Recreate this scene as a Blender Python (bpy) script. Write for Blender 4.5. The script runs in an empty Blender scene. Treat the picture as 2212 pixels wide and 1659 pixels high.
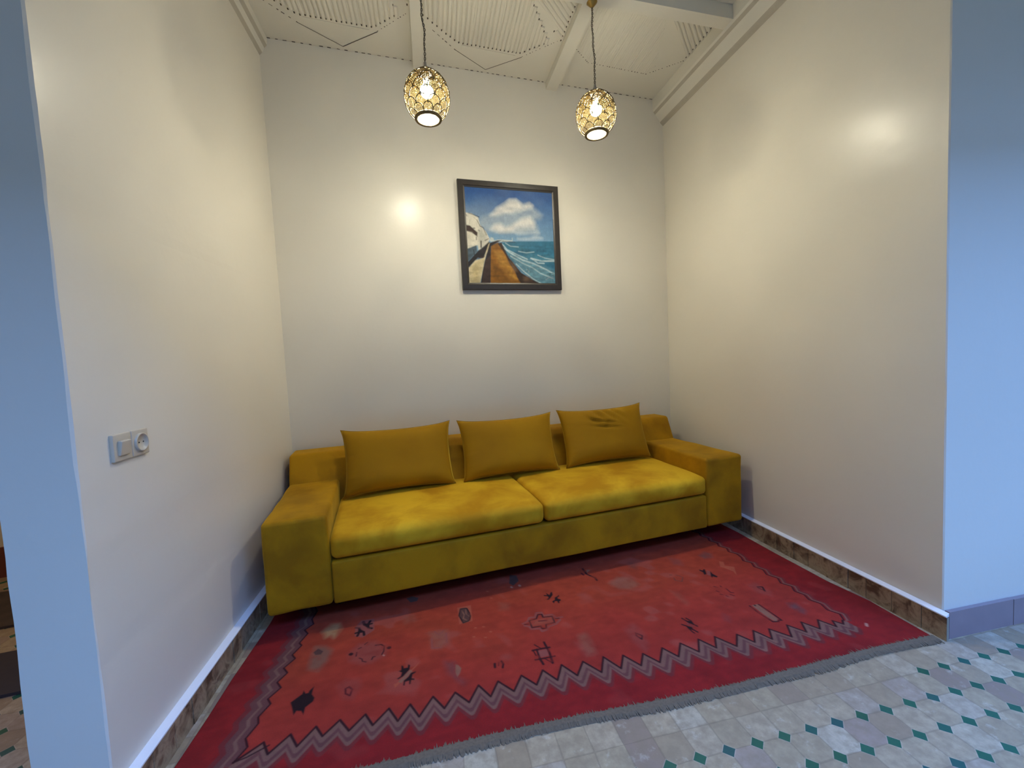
import bpy, bmesh, math, random
import numpy as np
from mathutils import Vector, Matrix, noise

# ------------------------------------------------------------------ camera, light, exposure
S = bpy.context.scene
COL = S.collection
CAM_Y, CAM_Z = -3.1212, 1.275
F_PX, PITCH, YAW, ROLL = 906.7154, -0.0618448, -0.3035725, -0.0495191
cd = bpy.data.cameras.new('camera'); cam = bpy.data.objects.new('camera', cd); COL.objects.link(cam)
fw = Vector((-math.sin(YAW)*math.cos(PITCH), math.cos(YAW)*math.cos(PITCH), math.sin(PITCH)))
rt = Vector((math.cos(YAW), math.sin(YAW), 0)); up = rt.cross(fw)
R_ = math.cos(ROLL)*rt + math.sin(ROLL)*up; U_ = -math.sin(ROLL)*rt + math.cos(ROLL)*up
cam.matrix_world = Matrix(((R_.x, U_.x, -fw.x, 0), (R_.y, U_.y, -fw.y, CAM_Y), (R_.z, U_.z, -fw.z, CAM_Z), (0, 0, 0, 1)))
cd.sensor_fit = 'HORIZONTAL'; cd.sensor_width = 36.0; cd.lens = F_PX/2212*36.0; cd.clip_start = .05; cd.clip_end = 100
S.camera = cam
S.view_settings.view_transform = 'Standard'; S.view_settings.look = 'None'
S.view_settings.exposure = 0.0; S.view_settings.gamma = 1.0; S.view_settings.use_curve_mapping = False
W = bpy.data.worlds.new('world'); S.world = W; W.use_nodes = True
W.node_tree.nodes['Background'].inputs[0].default_value = (.45, .62, 1, 1)
W.node_tree.nodes['Background'].inputs[1].default_value = 0.15
# daylight from the open courtyard behind the camera: the patch of sky over it
sl = bpy.data.lights.new('courtyard_sky', 'AREA'); sl.shape = 'RECTANGLE'; sl.size = 6.0; sl.size_y = 3.6
sl.color = (.20, .43, 1.08); sl.energy = 1130
so = bpy.data.objects.new('courtyard_sky', sl); COL.objects.link(so)
so.location = (2.2, -5.2, 5.4)
BULB_STRENGTH = 1180.0
S.cycles.max_bounces = 6; S.cycles.diffuse_bounces = 4; S.cycles.glossy_bounces = 2; S.cycles.transmission_bounces = 3; S.cycles.transparent_max_bounces = 8; S.cycles.caustics_reflective = False; S.cycles.adaptive_threshold = .04; S.cycles.use_adaptive_sampling = True
BULB_COLOR = (1.0, .935, .73)

# ------------------------------------------------------------------ helpers
def tag(o, label=None, cat=None, group=None, kind=None):
    if label: o['label'] = label
    if cat: o['category'] = cat
    if group: o['group'] = group
    if kind: o['kind'] = kind
    return o
def empty(name, loc, label, cat, group=None):
    o = bpy.data.objects.new(name, None); COL.objects.link(o); o.location = loc; o.empty_display_size = .1
    return tag(o, label, cat, group)
def mesh(name, verts, faces, mats, parent=None, smooth=False, mi=None, world=True):
    me = bpy.data.meshes.new(name); me.from_pydata([tuple(v) for v in verts], [], [tuple(f) for f in faces])
    if not isinstance(mats, (list, tuple)): mats = [mats]
    for m in mats: me.materials.append(m)
    if mi is not None: me.polygons.foreach_set('material_index', mi)
    if smooth: me.polygons.foreach_set('use_smooth', [True]*len(me.polygons))
    me.update()
    o = bpy.data.objects.new(name, me); COL.objects.link(o)
    if parent is not None:
        o.parent = parent
        if world: o.matrix_parent_inverse = Matrix.Translation(-parent.location)
    return o
class MB:
    def __init__(s): s.v = []; s.f = []; s.m = []
    def add(s, v, f, m=0):
        n = len(s.v); s.v += [tuple(q) for q in v]; s.f += [tuple(i+n for i in q) for q in f]; s.m += [m]*len(f)
    def box(s, a, b, m=0):
        (x0, y0, z0), (x1, y1, z1) = a, b
        s.add([(x0,y0,z0),(x1,y0,z0),(x1,y1,z0),(x0,y1,z0),(x0,y0,z1),(x1,y0,z1),(x1,y1,z1),(x0,y1,z1)],
              [(0,3,2,1),(4,5,6,7),(0,1,5,4),(1,2,6,5),(2,3,7,6),(3,0,4,7)], m)
    def prism(s, poly, z0, z1, m=0):
        n = len(poly); a = sum(poly[i][0]*poly[(i+1)%n][1]-poly[(i+1)%n][0]*poly[i][1] for i in range(n))
        if a < 0: poly = poly[::-1]
        s.add([(x,y,z0) for x,y in poly]+[(x,y,z1) for x,y in poly],
              [tuple(range(n-1,-1,-1)), tuple(range(n,2*n))]+[(i,(i+1)%n,(i+1)%n+n,i+n) for i in range(n)], m)
    def tube(s, pts, r, seg=8, m=0, closed=False, caps=True):
        pts = [Vector(p) for p in pts]; n = len(pts); rs = r if isinstance(r, (list, tuple)) else [r]*n
        V = []; ref = None
        for i, p in enumerate(pts):
            if closed: t = pts[(i+1)%n]-pts[i-1]
            else: t = pts[min(i+1,n-1)]-pts[max(i-1,0)]
            t.normalize()
            if ref is None: ref = Vector((0,0,1)) if abs(t.z) < .9 else Vector((1,0,0))
            a = t.cross(ref).normalized(); b = t.cross(a).normalized(); ref = -b if False else ref
            for k in range(seg):
                an = 2*math.pi*k/seg; V.append(p+a*math.cos(an)*rs[i]+b*math.sin(an)*rs[i])
        F = []
        for i in range(n if closed else n-1):
            j = (i+1)%n
            for k in range(seg): l = (k+1)%seg; F.append((i*seg+k, i*seg+l, j*seg+l, j*seg+k))
        if not closed and caps: F += [tuple(range(seg-1,-1,-1)), tuple((n-1)*seg+k for k in range(seg))]
        s.add(V, F, m)
    def lathe(s, prof, c, seg=32, m=0, axis='z', close=False):
        V = []
        for r, h in prof:
            for k in range(seg):
                an = 2*math.pi*k/seg; V.append((c[0]+r*math.cos(an), c[1]+r*math.sin(an), c[2]+h))
        F = [(i*seg+k, i*seg+(k+1)%seg, (i+1)*seg+(k+1)%seg, (i+1)*seg+k) for i in range(len(prof)-1) for k in range(seg)]
        if close:
            F += [tuple(range(seg-1,-1,-1)), tuple((len(prof)-1)*seg+k for k in range(seg))]
        s.add(V, F, m)
    def build(s, name, mats, parent=None, smooth=False, world=True):
        return mesh(name, s.v, s.f, mats, parent, smooth, s.m, world)
def axis_samples(h, r, n):
    core = [-(h-r)+2*(h-r)*i/n for i in range(n+1)]
    ed = [h-r+r*math.sin(math.pi/2*k/4) for k in range(1, 5)]
    return [-e for e in ed[::-1]]+core+ed
def softbox(size, r, n=(10,8,4), crown=0., fn=None, seed=0, wob=0.):
    hx, hy, hz = [q/2 for q in size]; A = [axis_samples(h, r, k) for h, k in zip((hx,hy,hz), n)]
    idx = {}; V = []; F = []
    def vid(p):
        k = (round(p[0],6), round(p[1],6), round(p[2],6))
        if k not in idx:
            q = Vector(p); inn = Vector((max(-(hx-r),min(hx-r,q.x)), max(-(hy-r),min(hy-r,q.y)), max(-(hz-r),min(hz-r,q.z))))
            d = q-inn
            nz = sum(1 for c in d if abs(c) > 1e-9)
            if nz > 1: d = d.normalized()*max(abs(c) for c in d)
            q = inn+d
            if crown: q.z += crown*(1-(q.x/hx)**2)*(1-(q.y/hy)**2)*(1 if q.z > 0 else 0)
            if wob: 
                w = noise.noise(Vector((q.x*7+seed, q.y*7, q.z*7)))*wob
                q += q.normalized()*w
            idx[k] = len(V); V.append(fn(q, (hx,hy,hz)) if fn else q)
        return idx[k]
    for ax in range(3):
        b, c = [(1,2),(2,0),(0,1)][ax]
        for sg in (-1, 1):
            for i in range(len(A[b])-1):
                for j in range(len(A[c])-1):
                    q = []
                    for di, dj in ((0,0),(1,0),(1,1),(0,1)):
                        p = [0,0,0]; p[ax] = sg*(hx,hy,hz)[ax]; p[b] = A[b][i+di]; p[c] = A[c][j+dj]; q.append(vid(p))
                    F.append(tuple(q) if sg > 0 else tuple(q[::-1]))
    return V, F

# ------------------------------------------------------------------ materials
def lin(c): return tuple(((v/255)/12.92 if v/255 <= .04045 else ((v/255+.055)/1.055)**2.4) for v in c)
def newmat(name):
    m = bpy.data.materials.new(name); m.use_nodes = True; nt = m.node_tree
    return m, nt, nt.nodes['Principled BSDF']
def nod(nt, t, **kw):
    n = nt.nodes.new(t)
    for k, v in kw.items():
        if k.startswith('i_'): n.inputs[k[2:]].default_value = v
        elif k.startswith('n') and k[1:].isdigit(): n.inputs[int(k[1:])].default_value = v
        else: setattr(n, k, v)
    return n
def mth(nt, op, a, b=None, c=None):
    n = nt.nodes.new('ShaderNodeMath'); n.operation = op
    for i, x in enumerate((a, b, c)):
        if x is None: continue
        if isinstance(x, (int, float)): n.inputs[i].default_value = x
        else: nt.links.new(x, n.inputs[i])
    return n.outputs[0]
def mixc(nt, fac, a, b, mode='MIX'):
    n = nt.nodes.new('ShaderNodeMix'); n.data_type = 'RGBA'; n.blend_type = mode
    for s, x in ((n.inputs[0], fac), (n.inputs[6], a), (n.inputs[7], b)):
        if isinstance(x, (int, float)): s.default_value = x
        elif isinstance(x, tuple): s.default_value = (*x[:3], 1)
        else: nt.links.new(x, s)
    return n.outputs[2]
def noise_n(nt, scale, detail=3, rough=.5, vec=None, dist=0.):
    n = nod(nt, 'ShaderNodeTexNoise'); n.inputs['Scale'].default_value = scale; n.inputs['Detail'].default_value = detail
    n.inputs['Roughness'].default_value = rough; n.inputs['Distortion'].default_value = dist
    if vec is None: vec = nt.nodes.new('ShaderNodeNewGeometry').outputs['Position']
    nt.links.new(vec, n.inputs['Vector']); return n.outputs['Fac']
def ramp(nt, fac, stops):
    n = nt.nodes.new('ShaderNodeValToRGB'); cr = n.color_ramp
    while len(cr.elements) < len(stops): cr.elements.new(.5)
    for e, (p, c) in zip(cr.elements, stops): e.position = p; e.color = (*c[:3], 1)
    nt.links.new(fac, n.inputs[0]); return n.outputs[0]
def bump(nt, bs, h, strength, dist):
    b = nt.nodes.new('ShaderNodeBump'); b.inputs['Strength'].default_value = strength; b.inputs['Distance'].default_value = dist
    nt.links.new(h, b.inputs['Height']); nt.links.new(b.outputs[0], bs.inputs['Normal']); return b
def simple(name, col, rough=.5, metal=0., var=.12, scale=20, bmp=0., spec=.5):
    m, nt, b = newmat(name); c = lin(col)
    f = noise_n(nt, scale, 4)
    out = mixc(nt, f, tuple(v*(1-var) for v in c), tuple(min(1, v*(1+var)) for v in c))
    nt.links.new(out, b.inputs['Base Color']); b.inputs['Roughness'].default_value = rough; b.inputs['Metallic'].default_value = metal
    b.inputs['Specular IOR Level'].default_value = spec
    if bmp: bump(nt, b, f, bmp, .002)
    return m
def wall_mat(name, c0, c1, rough=.305):
    m, nt, b = newmat(name)
    f = noise_n(nt, 1.3, 1); nt.links.new(mixc(nt, f, lin(c0), lin(c1)), b.inputs['Base Color'])
    big = noise_n(nt, 2.5, 0); mid = noise_n(nt, 26, 1); fine = noise_n(nt, 90, 1)
    h = mth(nt, 'ADD', mth(nt, 'MULTIPLY', big, 1.6), mth(nt, 'ADD', mth(nt, 'MULTIPLY', mid, .28), mth(nt, 'MULTIPLY', fine, .06)))
    bump(nt, b, h, .16, .014)
    b.inputs['Roughness'].default_value = rough; b.inputs['Specular IOR Level'].default_value = .4
    return m
M_WALL = wall_mat('satin_wall_paint', (226, 219, 203), (232, 226, 211))
M_COURT = simple('courtyard_plaster', (150, 136, 122), .8, var=.1, scale=3)
M_CEIL = simple('ceiling_paint', (222, 217, 202), .6, var=.05, scale=4)
M_STRIP = simple('darker_paint', (186, 178, 160), .7, var=.08)  # darker tone for narrow cornice strips
M_GAP = simple('bare_gap', (70, 60, 48), .8)
M_LEDGE = simple('ledge_plaster', (240, 240, 240), .35, var=.03)

def velvet(name, a, b_, scale=4.0):
    m, nt, b = newmat(name)
    geo = nt.nodes.new('ShaderNodeNewGeometry')
    nap = noise_n(nt, scale, 4, .55, dist=.25); fine = noise_n(nt, 260, 2)
    c = ramp(nt, nap, [(.36, lin(a)), (.62, lin(b_))])
    c = mixc(nt, mth(nt, 'MULTIPLY', fine, .25), c, tuple(v*.6 for v in lin(a)))
    nt.links.new(c, b.inputs['Base Color']); b.inputs['Roughness'].default_value = .75
    b.inputs['Specular IOR Level'].default_value = .2
    b.inputs['Sheen Weight'].default_value = .55; b.inputs['Sheen Roughness'].default_value = .35
    b.inputs['Sheen Tint'].default_value = (*lin((235, 200, 70)), 1)
    bump(nt, b, fine, .12, .001)
    return m
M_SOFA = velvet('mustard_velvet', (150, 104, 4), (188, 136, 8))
M_SEAT = velvet('lamplit_seat_velvet', (182, 128, 4), (226, 178, 34), 3.4)  # sofa velvet made lighter: lamp light on the seats put into its colour
M_CUSH = velvet('cushion_velvet', (156, 112, 4), (172, 126, 6), 2.0)
M_BLACK = simple('black_foot', (20, 18, 16), .5)
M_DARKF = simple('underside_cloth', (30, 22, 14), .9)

# ------------------------------------------------------------------ the room
XL, SL, DL = -0.595, .118, 1.700      # left wall: x = XL - SL*d at distance d in front of the back wall
XR, SR, DR = 2.440, .115, 2.019       # right wall: x = XR - SR*d
HC = 3.388                            # ceiling height
HS = .106                             # skirting height
xl = lambda d: XL-SL*d
xr = lambda d: XR-SR*d
def struct(name, mb, mats, smooth=False):
    o = mb.build(name, mats, None, smooth); o['kind'] = 'structure'; return o

# floor: hand cut cement tiles with small green corner stones on one lattice
m, nt, b = newmat('zellige_floor'); M_FLOOR = m
A = (.10243, -.0110); B = (-.0105, -.100); O = (1.283, -2.146)
det = A[0]*B[1]-A[1]*B[0]
pos = nt.nodes.new('ShaderNodeNewGeometry').outputs['Position']
sep = nt.nodes.new('ShaderNodeSeparateXYZ'); nt.links.new(pos, sep.inputs[0])
wx = mth(nt, 'MULTIPLY', mth(nt, 'SUBTRACT', noise_n(nt, 9, 2), .5), .007); wy = mth(nt, 'MULTIPLY', mth(nt, 'SUBTRACT', noise_n(nt, 11, 2, vec=None), .5), .007)
px = mth(nt, 'ADD', mth(nt, 'SUBTRACT', sep.outputs[0], O[0]), wx); py = mth(nt, 'ADD', mth(nt, 'SUBTRACT', sep.outputs[1], O[1]), wy)
u = mth(nt, 'ADD', mth(nt, 'MULTIPLY', px, B[1]/det), mth(nt, 'MULTIPLY', py, -B[0]/det))
v = mth(nt, 'ADD', mth(nt, 'MULTIPLY', px, -A[1]/det), mth(nt, 'MULTIPLY', py, A[0]/det))
du = mth(nt, 'ABSOLUTE', mth(nt, 'SUBTRACT', mth(nt, 'FRACT', mth(nt, 'ADD', u, .5)), .5))
dv = mth(nt, 'ABSOLUTE', mth(nt, 'SUBTRACT', mth(nt, 'FRACT', mth(nt, 'ADD', v, .5)), .5))
dia = mth(nt, 'LESS_THAN', mth(nt, 'ADD', du, dv), .225)
diaj = mth(nt, 'LESS_THAN', mth(nt, 'ADD', du, dv), .26)
rowA = mth(nt, 'GREATER_THAN', v, -.5); rowB = mth(nt, 'MULTIPLY', mth(nt, 'GREATER_THAN', v, -1.5), mth(nt, 'GREATER_THAN', sep.outputs[0], 1.86))
left = mth(nt, 'LESS_THAN', sep.outputs[0], -.85)
rows = mth(nt, 'MAXIMUM', mth(nt, 'MAXIMUM', rowA, rowB), left)
comb = nt.nodes.new('ShaderNodeCombineXYZ'); nt.links.new(mth(nt, 'FLOOR', u), comb.inputs[0]); nt.links.new(mth(nt, 'FLOOR', v), comb.inputs[1])
wn = nt.nodes.new('ShaderNodeTexWhiteNoise'); wn.noise_dimensions = '2D'; nt.links.new(comb.outputs[0], wn.inputs['Vector'])
tile = ramp(nt, wn.outputs['Value'], [(0, lin((142, 120, 108))), (.14, lin((160, 140, 112))), (.4, lin((172, 155, 124))), (.66, lin((180, 162, 132))), (.85, lin((192, 180, 154))), (1, lin((160, 140, 124)))])
blot = noise_n(nt, 28, 5, .65)
tile = mixc(nt, ramp(nt, blot, [(.35, (0,0,0)), (.62, (.6,.6,.6))]), tile, lin((140, 122, 98)))
white = ramp(nt, noise_n(nt, 16, 5, .7), [(.58, (0,0,0)), (.74, (.55,.55,.55))])
tile = mixc(nt, white, tile, lin((214, 206, 186)))
jn = mth(nt, 'MINIMUM', du, dv)
jline = mth(nt, 'MULTIPLY', mth(nt, 'LESS_THAN', jn, mth(nt, 'MULTIPLY', noise_n(nt, 14, 2), .05)), .38)
c = mixc(nt, jline, tile, lin((116, 102, 82)))
c = mixc(nt, mth(nt, 'MULTIPLY', mth(nt, 'MULTIPLY', diaj, rows), .16), c, lin((214, 210, 200)))
gn = nt.nodes.new('ShaderNodeTexWhiteNoise'); gn.noise_dimensions = '2D'
c2 = nt.nodes.new('ShaderNodeCombineXYZ'); nt.links.new(mth(nt, 'FLOOR', mth(nt, 'ADD', u, .5)), c2.inputs[0]); nt.links.new(mth(nt, 'FLOOR', mth(nt, 'ADD', v, .5)), c2.inputs[1]); nt.links.new(c2.outputs[0], gn.inputs['Vector'])
green = ramp(nt, gn.outputs['Value'], [(0, lin((24, 86, 64))), (.6, lin((28, 94, 72))), (1, lin((32, 84, 80)))])
c = mixc(nt, mth(nt, 'MULTIPLY', dia, rows), c, green)
nt.links.new(c, b.inputs['Base Color']); b.inputs['Roughness'].default_value = .42
h = mth(nt, 'ADD', mth(nt, 'MULTIPLY', mth(nt, 'SUBTRACT', 1.0, jline), .8), mth(nt, 'MULTIPLY', blot, .8))
bump(nt, b, h, .35, .004)
fl = MB(); fl.box((-4.2, -7.1, -.1), (5.2, 1.2, 0)); struct('floor', fl, M_FLOOR)

# walls
w = MB(); w.box((-4.2, 0, 0), (-.60, .15, HC+.1)); 
w = MB(); w.box((-.62, 0, 0), (3.1, .15, HC+.1)); struct('wall_back', w, M_WALL)
def rough_edge_wall(name, prof_xy, mats):
    # a wall whose plan is prof_xy; the outer plaster arris wanders by a few millimetres with height
    nz = 60; V = []; F = []; n = len(prof_xy)
    for k in range(nz+1):
        z = (HC+.1)*k/nz
        for i, (x, y, wob) in enumerate(prof_xy):
            a = noise.noise(Vector((x*3, 1.7*z, i*7.1)))*wob+noise.noise(Vector((i*3.3, 9*z, x)))*wob*.45
            V.append((x+a, y+a*.3, z))
    for k in range(nz):
        for i in range(n):
            j = (i+1)%n; F.append((k*n+i, k*n+j, (k+1)*n+j, (k+1)*n+i))
    F += [tuple(range(n-1,-1,-1)), tuple(nz*n+i for i in range(n))]
    o = mesh(name, V, F, mats, smooth=False); o['kind'] = 'structure'; return o
LE = xl(DL); RE = xr(DR)
rough_edge_wall('wall_left', [(xl(-.02), .02, 0), (LE+.001, -DL+.005, .004), (LE-.003, -DL, .005), (-.974, -DL+.016, .005), (-.974, 0.02, 0)][::-1], M_WALL)
rough_edge_wall('wall_right', [(xr(-.02), .02, 0), (3.1, .02, 0), (3.1, -2.10, 0), (5.2, -2.31, 0), (5.2, -2.36, 0), (RE+.004, -DR-.001, .003), (RE, -DR+.004, .003)], M_WALL)
# side room on the left, behind the stub wall
w = MB(); w.box((-4.2, .48, 0), (-.974, .6, HC)); struct('wall_far_left', w, M_WALL)
w = MB(); w.box((-4.3, -7.1, 0), (-4.2, .6, HC)); w.box((-4.3, -7.1, HC), (-4.2, -3.35, 5.2)); struct('wall_side_left', w, M_COURT)
w = MB(); w.box((5.2, -7.1, 0), (5.3, -2.0, HC)); w.box((5.2, -7.1, HC), (5.3, -3.35, 5.2)); struct('wall_side_right', w, M_COURT)
# wall across the courtyard, behind the camera
w = MB(); w.box((-4.3, -7.2, 0), (5.3, -7.1, 5.2)); struct('wall_front', w, M_COURT)

w = MB(); w.box((-4.2, -1.80, 0), (-1.42, -1.65, HC)); struct('wall_sky_block', w, M_WALL)  # added wall, out of view: keeps courtyard sky off the side room floor
# skirtings with a bright plaster ledge
m, nt, b = newmat('skirting_tile'); M_SKIRT = m
f1 = noise_n(nt, 14, 5, .6, dist=.6); f2 = noise_n(nt, 60, 4)
c = ramp(nt, f1, [(.36, lin((92, 68, 48))), (.46, lin((150, 126, 98))), (.56, lin((178, 156, 124))), (.68, lin((122, 92, 70)))])
c = mixc(nt, mth(nt, 'MULTIPLY', f2, .4), c, lin((96, 80, 62)))
nt.links.new(c, b.inputs['Base Color']); b.inputs['Roughness'].default_value = .45; bump(nt, b, f1, .5, .006)
M_SKIRT2 = simple('mauve_skirting_tile', (150, 132, 134), .5, var=.12, scale=12, bmp=.2)
M_GROUT = simple('grout', (150, 142, 126), .8)
rnd = random.Random(4)
def skirting(name, p0, p1, nrm, th, mats, ledge=True, step=.105, wob=.004, h=HS):
    # tiles side by side along p0->p1 on the wall side away from nrm
    p0, p1, nrm = Vector((*p0, 0)), Vector((*p1, 0)), Vector((*nrm, 0)).normalized(); d = p1-p0; Ln = d.length; d.normalize()
    mb = MB(); n = max(1, int(Ln/step)); s = 0
    cuts = [0]+[(k+rnd.uniform(-.18, .18))*Ln/n for k in range(1, n)]+[Ln]
    for a, c_ in zip(cuts, cuts[1:]):
        t = th+rnd.uniform(-wob, 0); hh = h-rnd.uniform(0, .002); g = .0012
        q = [p0+d*(a+g), p0+d*(c_-g), p0+d*(c_-g)+nrm*t, p0+d*(a+g)+nrm*t]
        mb.prism([(v.x, v.y) for v in q], 0, hh)
    q = [p0, p1, p1+nrm*(th-.006), p0+nrm*(th-.006)]; mb.prism([(v.x, v.y) for v in q], 0, h-.006, 1)
    if ledge:
        # sloping plaster fillet on top of the tiles
        V = [p0+nrm*th, p1+nrm*th, p1, p0]; zt = h+.012
        mb.add([(V[0].x, V[0].y, h-.002), (V[1].x, V[1].y, h-.002), (V[2].x, V[2].y, h-.002), (V[3].x, V[3].y, h-.002),
                (V[0].x, V[0].y, h+.003), (V[1].x, V[1].y, h+.003), (V[2].x, V[2].y, zt), (V[3].x, V[3].y, zt)],
               [(0,1,5,4), (4,5,6,7), (1,2,6,5), (3,0,4,7), (0,3,2,1)], 2)
    o = mb.build(name, mats); o['kind'] = 'structure'; return o
nL = (1, -SL); nR = (-1, -SR)
skirting('baseboard_left', (xl(0), 0), (xl(DL-.004), -DL+.004), nL, .030, [M_SKIRT, M_GROUT, M_LEDGE])
skirting('baseboard_right', (xr(0), 0), (xr(DR+.022), -DR-.022), nR, .022, [M_SKIRT, M_GROUT, M_LEDGE])
skirting('baseboard_front_right', (RE+.008, -DR-.002), (5.15, -2.355), (-.1, -1), .020, [M_SKIRT2, M_GROUT, M_LEDGE], ledge=False, step=.36, h=.118)
skirting('baseboard_far_left', (-4.2, .48), (-.97, .48), (0, -1), .02, [simple('red_skirting', (112, 60, 50), .6, scale=8), M_GROUT, M_LEDGE], ledge=False, step=.2, h=.20)

# ceiling of whitewashed reeds laid in fields between beams
BW = .082
beams = [(.398, .066), (1.415, .088)]
ce = MB()
ce.box((-4.3, -3.35, HC), (5.3, .6, HC+.12))
cp_ = MB()
PITCH_R, RR = .0290, .0125
def clip_line(poly, o, d):
    t0, t1 = -1e9, 1e9; n = len(poly); cx = sum(p[0] for p in poly)/n; cy = sum(p[1] for p in poly)/n
    for i in range(n):
        a, b_ = poly[i], poly[(i+1)%n]; nx, ny = -(b_[1]-a[1]), b_[0]-a[0]
        if nx*(cx-a[0])+ny*(cy-a[1]) < 0: nx, ny = -nx, -ny
        den = nx*d[0]+ny*d[1]; num = nx*(o[0]-a[0])+ny*(o[1]-a[1])
        if abs(den) < 1e-9:
            if num < 0: return None
            continue
        t = -num/den
        if den > 0: t0 = max(t0, t)
        else: t1 = min(t1, t)
    return (t0, t1) if t1-t0 > .02 else None
def reeds(poly, ang, mb, seed=0, pitch=PITCH_R, r=RR):
    d = (math.cos(ang), math.sin(ang)); nrm = (-d[1], d[0]); rr = random.Random(seed)
    offs = [p[0]*nrm[0]+p[1]*nrm[1] for p in poly]; k = min(offs)+pitch*.5
    while k < max(offs):
        o = (nrm[0]*k, nrm[1]*k); c_ = clip_line(poly, o, d)
        if c_:
            t0, t1 = c_; t0 += rr.uniform(0, .006); t1 -= rr.uniform(0, .006); q = rr.uniform(.92, 1.05)*r; dz = rr.uniform(0, .002); nseg = max(2, int((t1-t0)/.12)); V = []; sg = 6
            ph = rr.uniform(0, 9)
            for i in range(nseg+1):
                t = t0+(t1-t0)*i/nseg; w_ = math.sin(t*9+ph)*.0018
                for s in range(sg+1):
                    an = math.pi*s/sg; V.append((o[0]+d[0]*t+nrm[0]*(math.cos(an)*q+w_), o[1]+d[1]*t+nrm[1]*(math.cos(an)*q+w_), HC+.003-math.sin(an)*q*.9-dz))
            F = [(i*(sg+1)+s, i*(sg+1)+s+1, (i+1)*(sg+1)+s+1, (i+1)*(sg+1)+s) for i in range(nseg) for s in range(sg)]
            F += [tuple(range(sg, -1, -1)), tuple(nseg*(sg+1)+s for s in range(sg+1))]
            mb.add(V, F, 0)
            for t, sgn in ((t0, -1), (t1, 1)) if r > .006 else ():   # dark open gap at the cut end beside each reed
                cx = o[0]+d[0]*(t+.004*sgn)+nrm[0]*pitch*.5; cy = o[1]+d[1]*(t+.004*sgn)+nrm[1]*pitch*.5
                mb.add([(cx-.004, cy-.007, HC-.0015), (cx+.004, cy-.007, HC-.0015), (cx+.0035, cy+.008, HC-.0015), (cx-.0035, cy+.008, HC-.0015)], [(0,1,2,3)], 1)
        k += pitch*rr.uniform(.97, 1.03)
def groove(mb, a, b_, w_=.005, dash=None, seed=1):
    a, b_ = Vector((*a, 0)), Vector((*b_, 0)); d = b_-a; L = d.length; d.normalize(); n = Vector((-d.y, d.x, 0))*w_/2; rr = random.Random(seed); t = 0
    while t < L:
        e = min(L, t+(dash[0]*rr.uniform(.5, 1.2) if dash else L)); ww = n*rr.uniform(.6, 1.1)
        q = [a+d*t-ww, a+d*e-ww, a+d*e+ww, a+d*t+ww]; mb.add([(v.x, v.y, HC-.0012) for v in q], [(0,1,2,3)], 1)
        t = e+(dash[1]*rr.uniform(.6, 1.8) if dash else 1)
bays = [(-.550, .355), (.440, 1.368), (1.462, 2.335)]
for bi, (x0, x1) in enumerate(bays):
    cx = (-.085, .886, 1.87)[bi]; hw = (.44, .45, .43)[bi]
    for row in range(3):
        y0 = -row*1.02
        Y = lambda v: y0+v
        # main field of reeds, seen end-on along its front edge
        main = [(cx-.21, Y(-.252)), (cx+.23, Y(-.252)), (cx+hw, Y(-.44)), (cx+.20, Y(-.70)), (cx+.10, Y(-.85)), (cx-hw, Y(-.85)), (cx-hw, Y(-.44))]
        if bi == 2: main = [(1.63, Y(-.29)), (2.11, Y(-.28)), (2.15, Y(-.35)), (1.97, Y(-.80)), (1.48, Y(-.80)), (1.48, Y(-.42))]
        if bi < 2: reeds(main, math.pi/2, cp_, seed=bi*10+row)
        else: reeds(main, math.pi/2, cp_, seed=bi*10+row, pitch=.016, r=.0040)
        tri = [(cx+hw+.005, Y(-.45)), (cx+hw+.005, Y(-.86)), (cx+.12, Y(-.80))]
        if bi == 1: tri = [(1.365, Y(-.43)), (1.365, Y(-.93)), (1.10, Y(-.72))]
        if bi == 2: tri = [(2.335, Y(-.475)), (2.335, Y(-.80)), (2.00, Y(-.80))]
        reeds(tri, math.atan2(.27, .30), cp_, seed=50+bi*10+row, pitch=.029, r=RR*.9)
        # triangular panels left smooth, closed by thin open joints
        if bi < 2:
            groove(cp_, (cx-.23, Y(-.18)), (cx, Y(-.037)), .007); groove(cp_, (cx, Y(-.037)), (cx+.24, Y(-.22)), .007)
            groove(cp_, (cx-.23, Y(-.18)), (cx-.40, Y(-.33)), .006, (.02, .02)); groove(cp_, (cx+.24, Y(-.225)), (cx+hw, Y(-.42)), .006, (.008, .02))
            cp_.prism([(cx-.19, Y(-.195)), (cx, Y(-.07)), (cx+.19, Y(-.225)), (cx-.19, Y(-.235))], HC-.003, HC+.01)
        else:
            for p, q in (((1.467, -.40), (1.62, -.28)), ((1.62, -.28), (2.118, -.27)), ((2.118, -.27), (2.336, -.47))): groove(cp_, (p[0], Y(p[1])), (q[0], Y(q[1])), .009, (.007, .017))
        groove(cp_, (x0, Y(-.006)), (x1, Y(-.006)), .008, (.022, .026), seed=bi+3*row)
SHEAR = .115
ce.add([(x+SHEAR*y, y, z) for x, y, z in cp_.v], cp_.f, 0); ce.m[-len(cp_.f):] = cp_.m
o = ce.build('ceiling', [M_CEIL, M_GAP]); o['kind'] = 'structure'
n_ = 1
for bx, bw in beams:
    t = MB(); sk = -.115*3.28
    t.add([(bx-bw/2, 0, HC-.052), (bx+bw/2, 0, HC-.052), (bx+bw/2+sk, -3.28, HC-.052), (bx-bw/2+sk, -3.28, HC-.052), (bx-bw/2, 0, HC), (bx+bw/2, 0, HC), (bx+bw/2+sk, -3.28, HC), (bx-bw/2+sk, -3.28, HC)],
          [(0,1,2,3), (0,3,7,4), (1,5,6,2), (3,2,6,7)])
    struct('trim_%d' % n_, t, M_CEIL); n_ += 1
t = MB(); cy_ = lambda x: -.957+(2.25-x)*.045
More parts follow.
